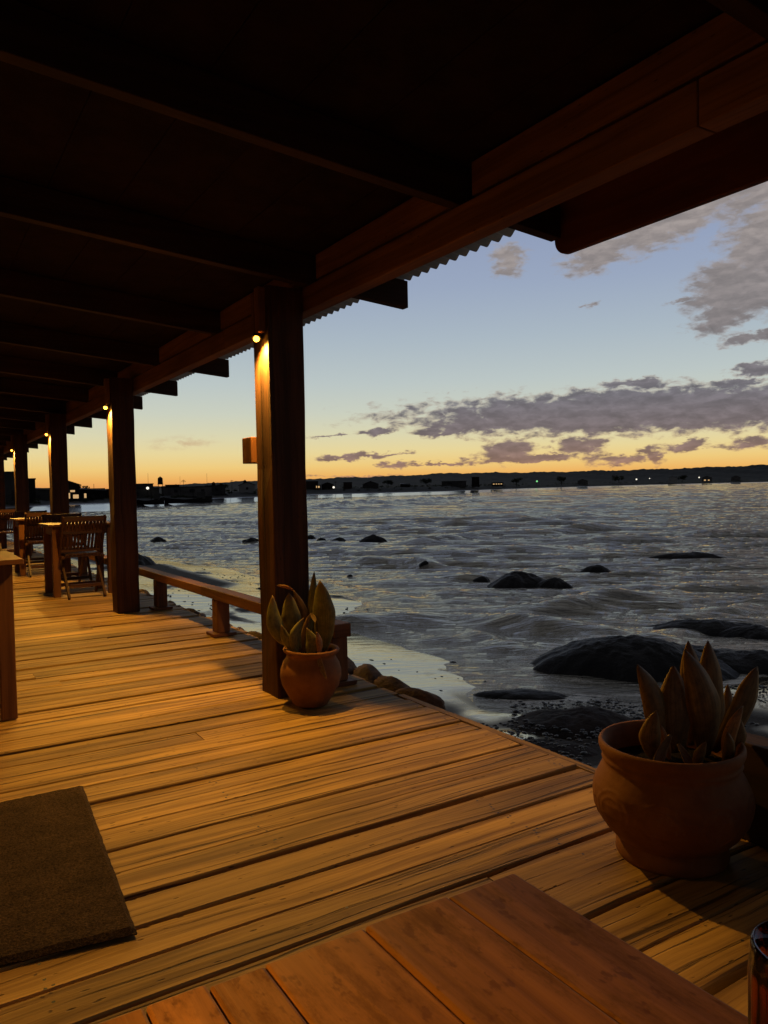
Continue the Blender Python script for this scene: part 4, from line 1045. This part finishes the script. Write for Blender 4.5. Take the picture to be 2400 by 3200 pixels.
lampthing('small white lamp right of the middle one on the right far shore', 51.07, 930, 6.4, .6)
lampthing('white lamp left of the lit house at the far right', 54.3, 1040, 6.5, .9)
house('narrow lit shed at the right side of the nearest post', 27.15, 343, 1.6, 1.3, 2, 'dark', lit=[(0, .1, .8, .9)])

def boat(label, a, r, L, rz, z=ZW+.6):
    e = empty('fishing_boat', pol(a, r, z), -R(a)+rz, label=label, cat='boat', group='boats on the far beach')
    V = []; n = 12; me = bpy.data.meshes.new('hull')
    for k in range(n+1):
        t = k/n; x = -L/2+L*t; wd = L*.15*(math.sin(math.pi*min(1, .25+t*.75))**.6 if t < 1 else .02); sh = 1.0+.9*abs(t-.45)**1.6*2.2
        for (yy, zz) in ((-wd, sh), (-wd*.75, .35), (0, -.1), (wd*.75, .35), (wd, sh)): V.append((x, yy, zz))
    Fc = [(k*5+j, k*5+j+1, k*5+5+j+1, k*5+5+j) for k in range(n) for j in range(4)] + [(k*5, k*5+5, k*5+9, k*5+4) for k in range(n)] + [(0, 1, 2, 3, 4), tuple(n*5+j for j in (4, 3, 2, 1, 0))]
    me.from_pydata(V, [], Fc); me.update(); link_mesh('hull', me, VC['dark'], e)
    m = MB(); m.box(L*.18, L*.36, -L*.09, L*.09, 1.0, 2.9); m.build('cabin', VC['grey'], e)
    m = MB(); m.tube((L*.1, 0, 1), (L*.1, 0, 4.2), .07, n=8); m.tube((-L*.3, 0, 1.2), (L*.1, 0, 3.8), .03, n=6); m.build('mast', VC['dark'], e)
boat('dark fishing boat pulled up on the beach at the right side of the second post', 14.9, 203, 8, 0)
boat('long dark fishing boat with its cabin at the right, below the long pale building', 17.7, 216, 12.5, 0)

# trees and dune scrub
def leafball(name, parent, pts, size, n, m_, seed):
    r = random.Random(seed); V, Fc = [], []
    for (cx_, cy_, cz_, rad) in pts:
        for _ in range(n):
            d = Vector((r.gauss(0, 1), r.gauss(0, 1), r.gauss(0, 1))).normalized()*rad*(r.random()**.45)
            p = Vector((cx_, cy_, cz_))+Vector((d.x, d.y, d.z*.75)); a = Vector((r.gauss(0, 1), r.gauss(0, 1), r.gauss(0, 1))).normalized(); b = a.orthogonal().normalized(); s_ = size*r.uniform(.6, 1.4); k = len(V)
            V += [tuple(p-a*s_), tuple(p+b*s_*.6), tuple(p+a*s_), tuple(p-b*s_*.6)]; Fc.append((k, k+1, k+2, k+3))
    me = bpy.data.meshes.new(name); me.from_pydata(V, [], Fc); me.update(); return link_mesh(name, me, m_, parent)
M['foliage'] = flat('dark foliage', (.03, .034, .018), .9, .1, .4, .5, 0.)
M['bark'] = flat('bark', (.03, .024, .018), .9, .1)
def tree(label, a, r, h, sp, seed, z=GZ):
    r = back(a, r)
    z = ZW+float(ground(a))-.1; q = random.Random(seed); e = empty('tree', pol(a, r, z), -R(a), label=label, cat='tree', group='trees on the far shore')
    m = MB(); m.tube((0, 0, -1), (0, 0, h*.45), h*.045, h*.03, 8)
    pts = []
    for k in range(6):
        x, y, zz = q.uniform(-sp, sp)*.6, q.uniform(-sp, sp)*.6, h*q.uniform(.5, .85); pts.append((x, y, zz, sp*q.uniform(.3, .5))); m.tube((0, 0, h*.4), (x, y, zz), h*.022, h*.008, 6)
    m.build('trunk', M['bark'], e); leafball('crown', e, pts, h*.07, 90, M['foliage'], seed)
tree('spreading dark tree behind the houses left of the second post', 10.5, 186, 3.6, 3.2, 1)
tree('bushy dark tree right of the wide low grey house', 32.3, 380, 4.0, 3.4, 2)
tree('dark tree in the middle of the far shore right of the green lamp', 45, 650, 6.5, 6, 3)
tree('dark spreading tree left of the white middle lamp', 49.0, 860, 8, 9, 4)
tree('dark tree behind the small white house at far right', 53.2, 1000, 8, 8, 5)
tree('dark tree left of the long grey warehouse', 35.2, 402, 4.6, 4, 6)
tree('low dark tree right of the lit row of windows', 41.8, 520, 5, 5, 7)
tree('dark tree beyond the dunes left of the nearest post', 20.3, 254, 3.0, 2.6, 8)
sc_pts = []
q = random.Random(9)
for _ in range(420):
    a = q.uniform(5, 62); rs = float(rshore(a)); k = min(2.2, max(.8, rs/260)); o_ = q.uniform(30, 120)
    sc_pts.append((*pol(a, rs+o_*k)[:2], ZW+(lambda h: 1.5+(h-1.5)*(float(ground(a))-1.5)/2.7)(np.interp(o_, [22, 30, 42, 60, 120], [1.5, 2.2, 3.3, 4.1, 4.25]))+.1*k, (q.uniform(.5, 1.15) if q.random() < .86 else q.uniform(1.3, 2.3))*k))
u = leafball('undergrowth', None, sc_pts, .35, 26, M['foliage'], 10)
tag(u, 'dark low scrub covering the dunes of the far shore', 'scrub', kind='stuff')
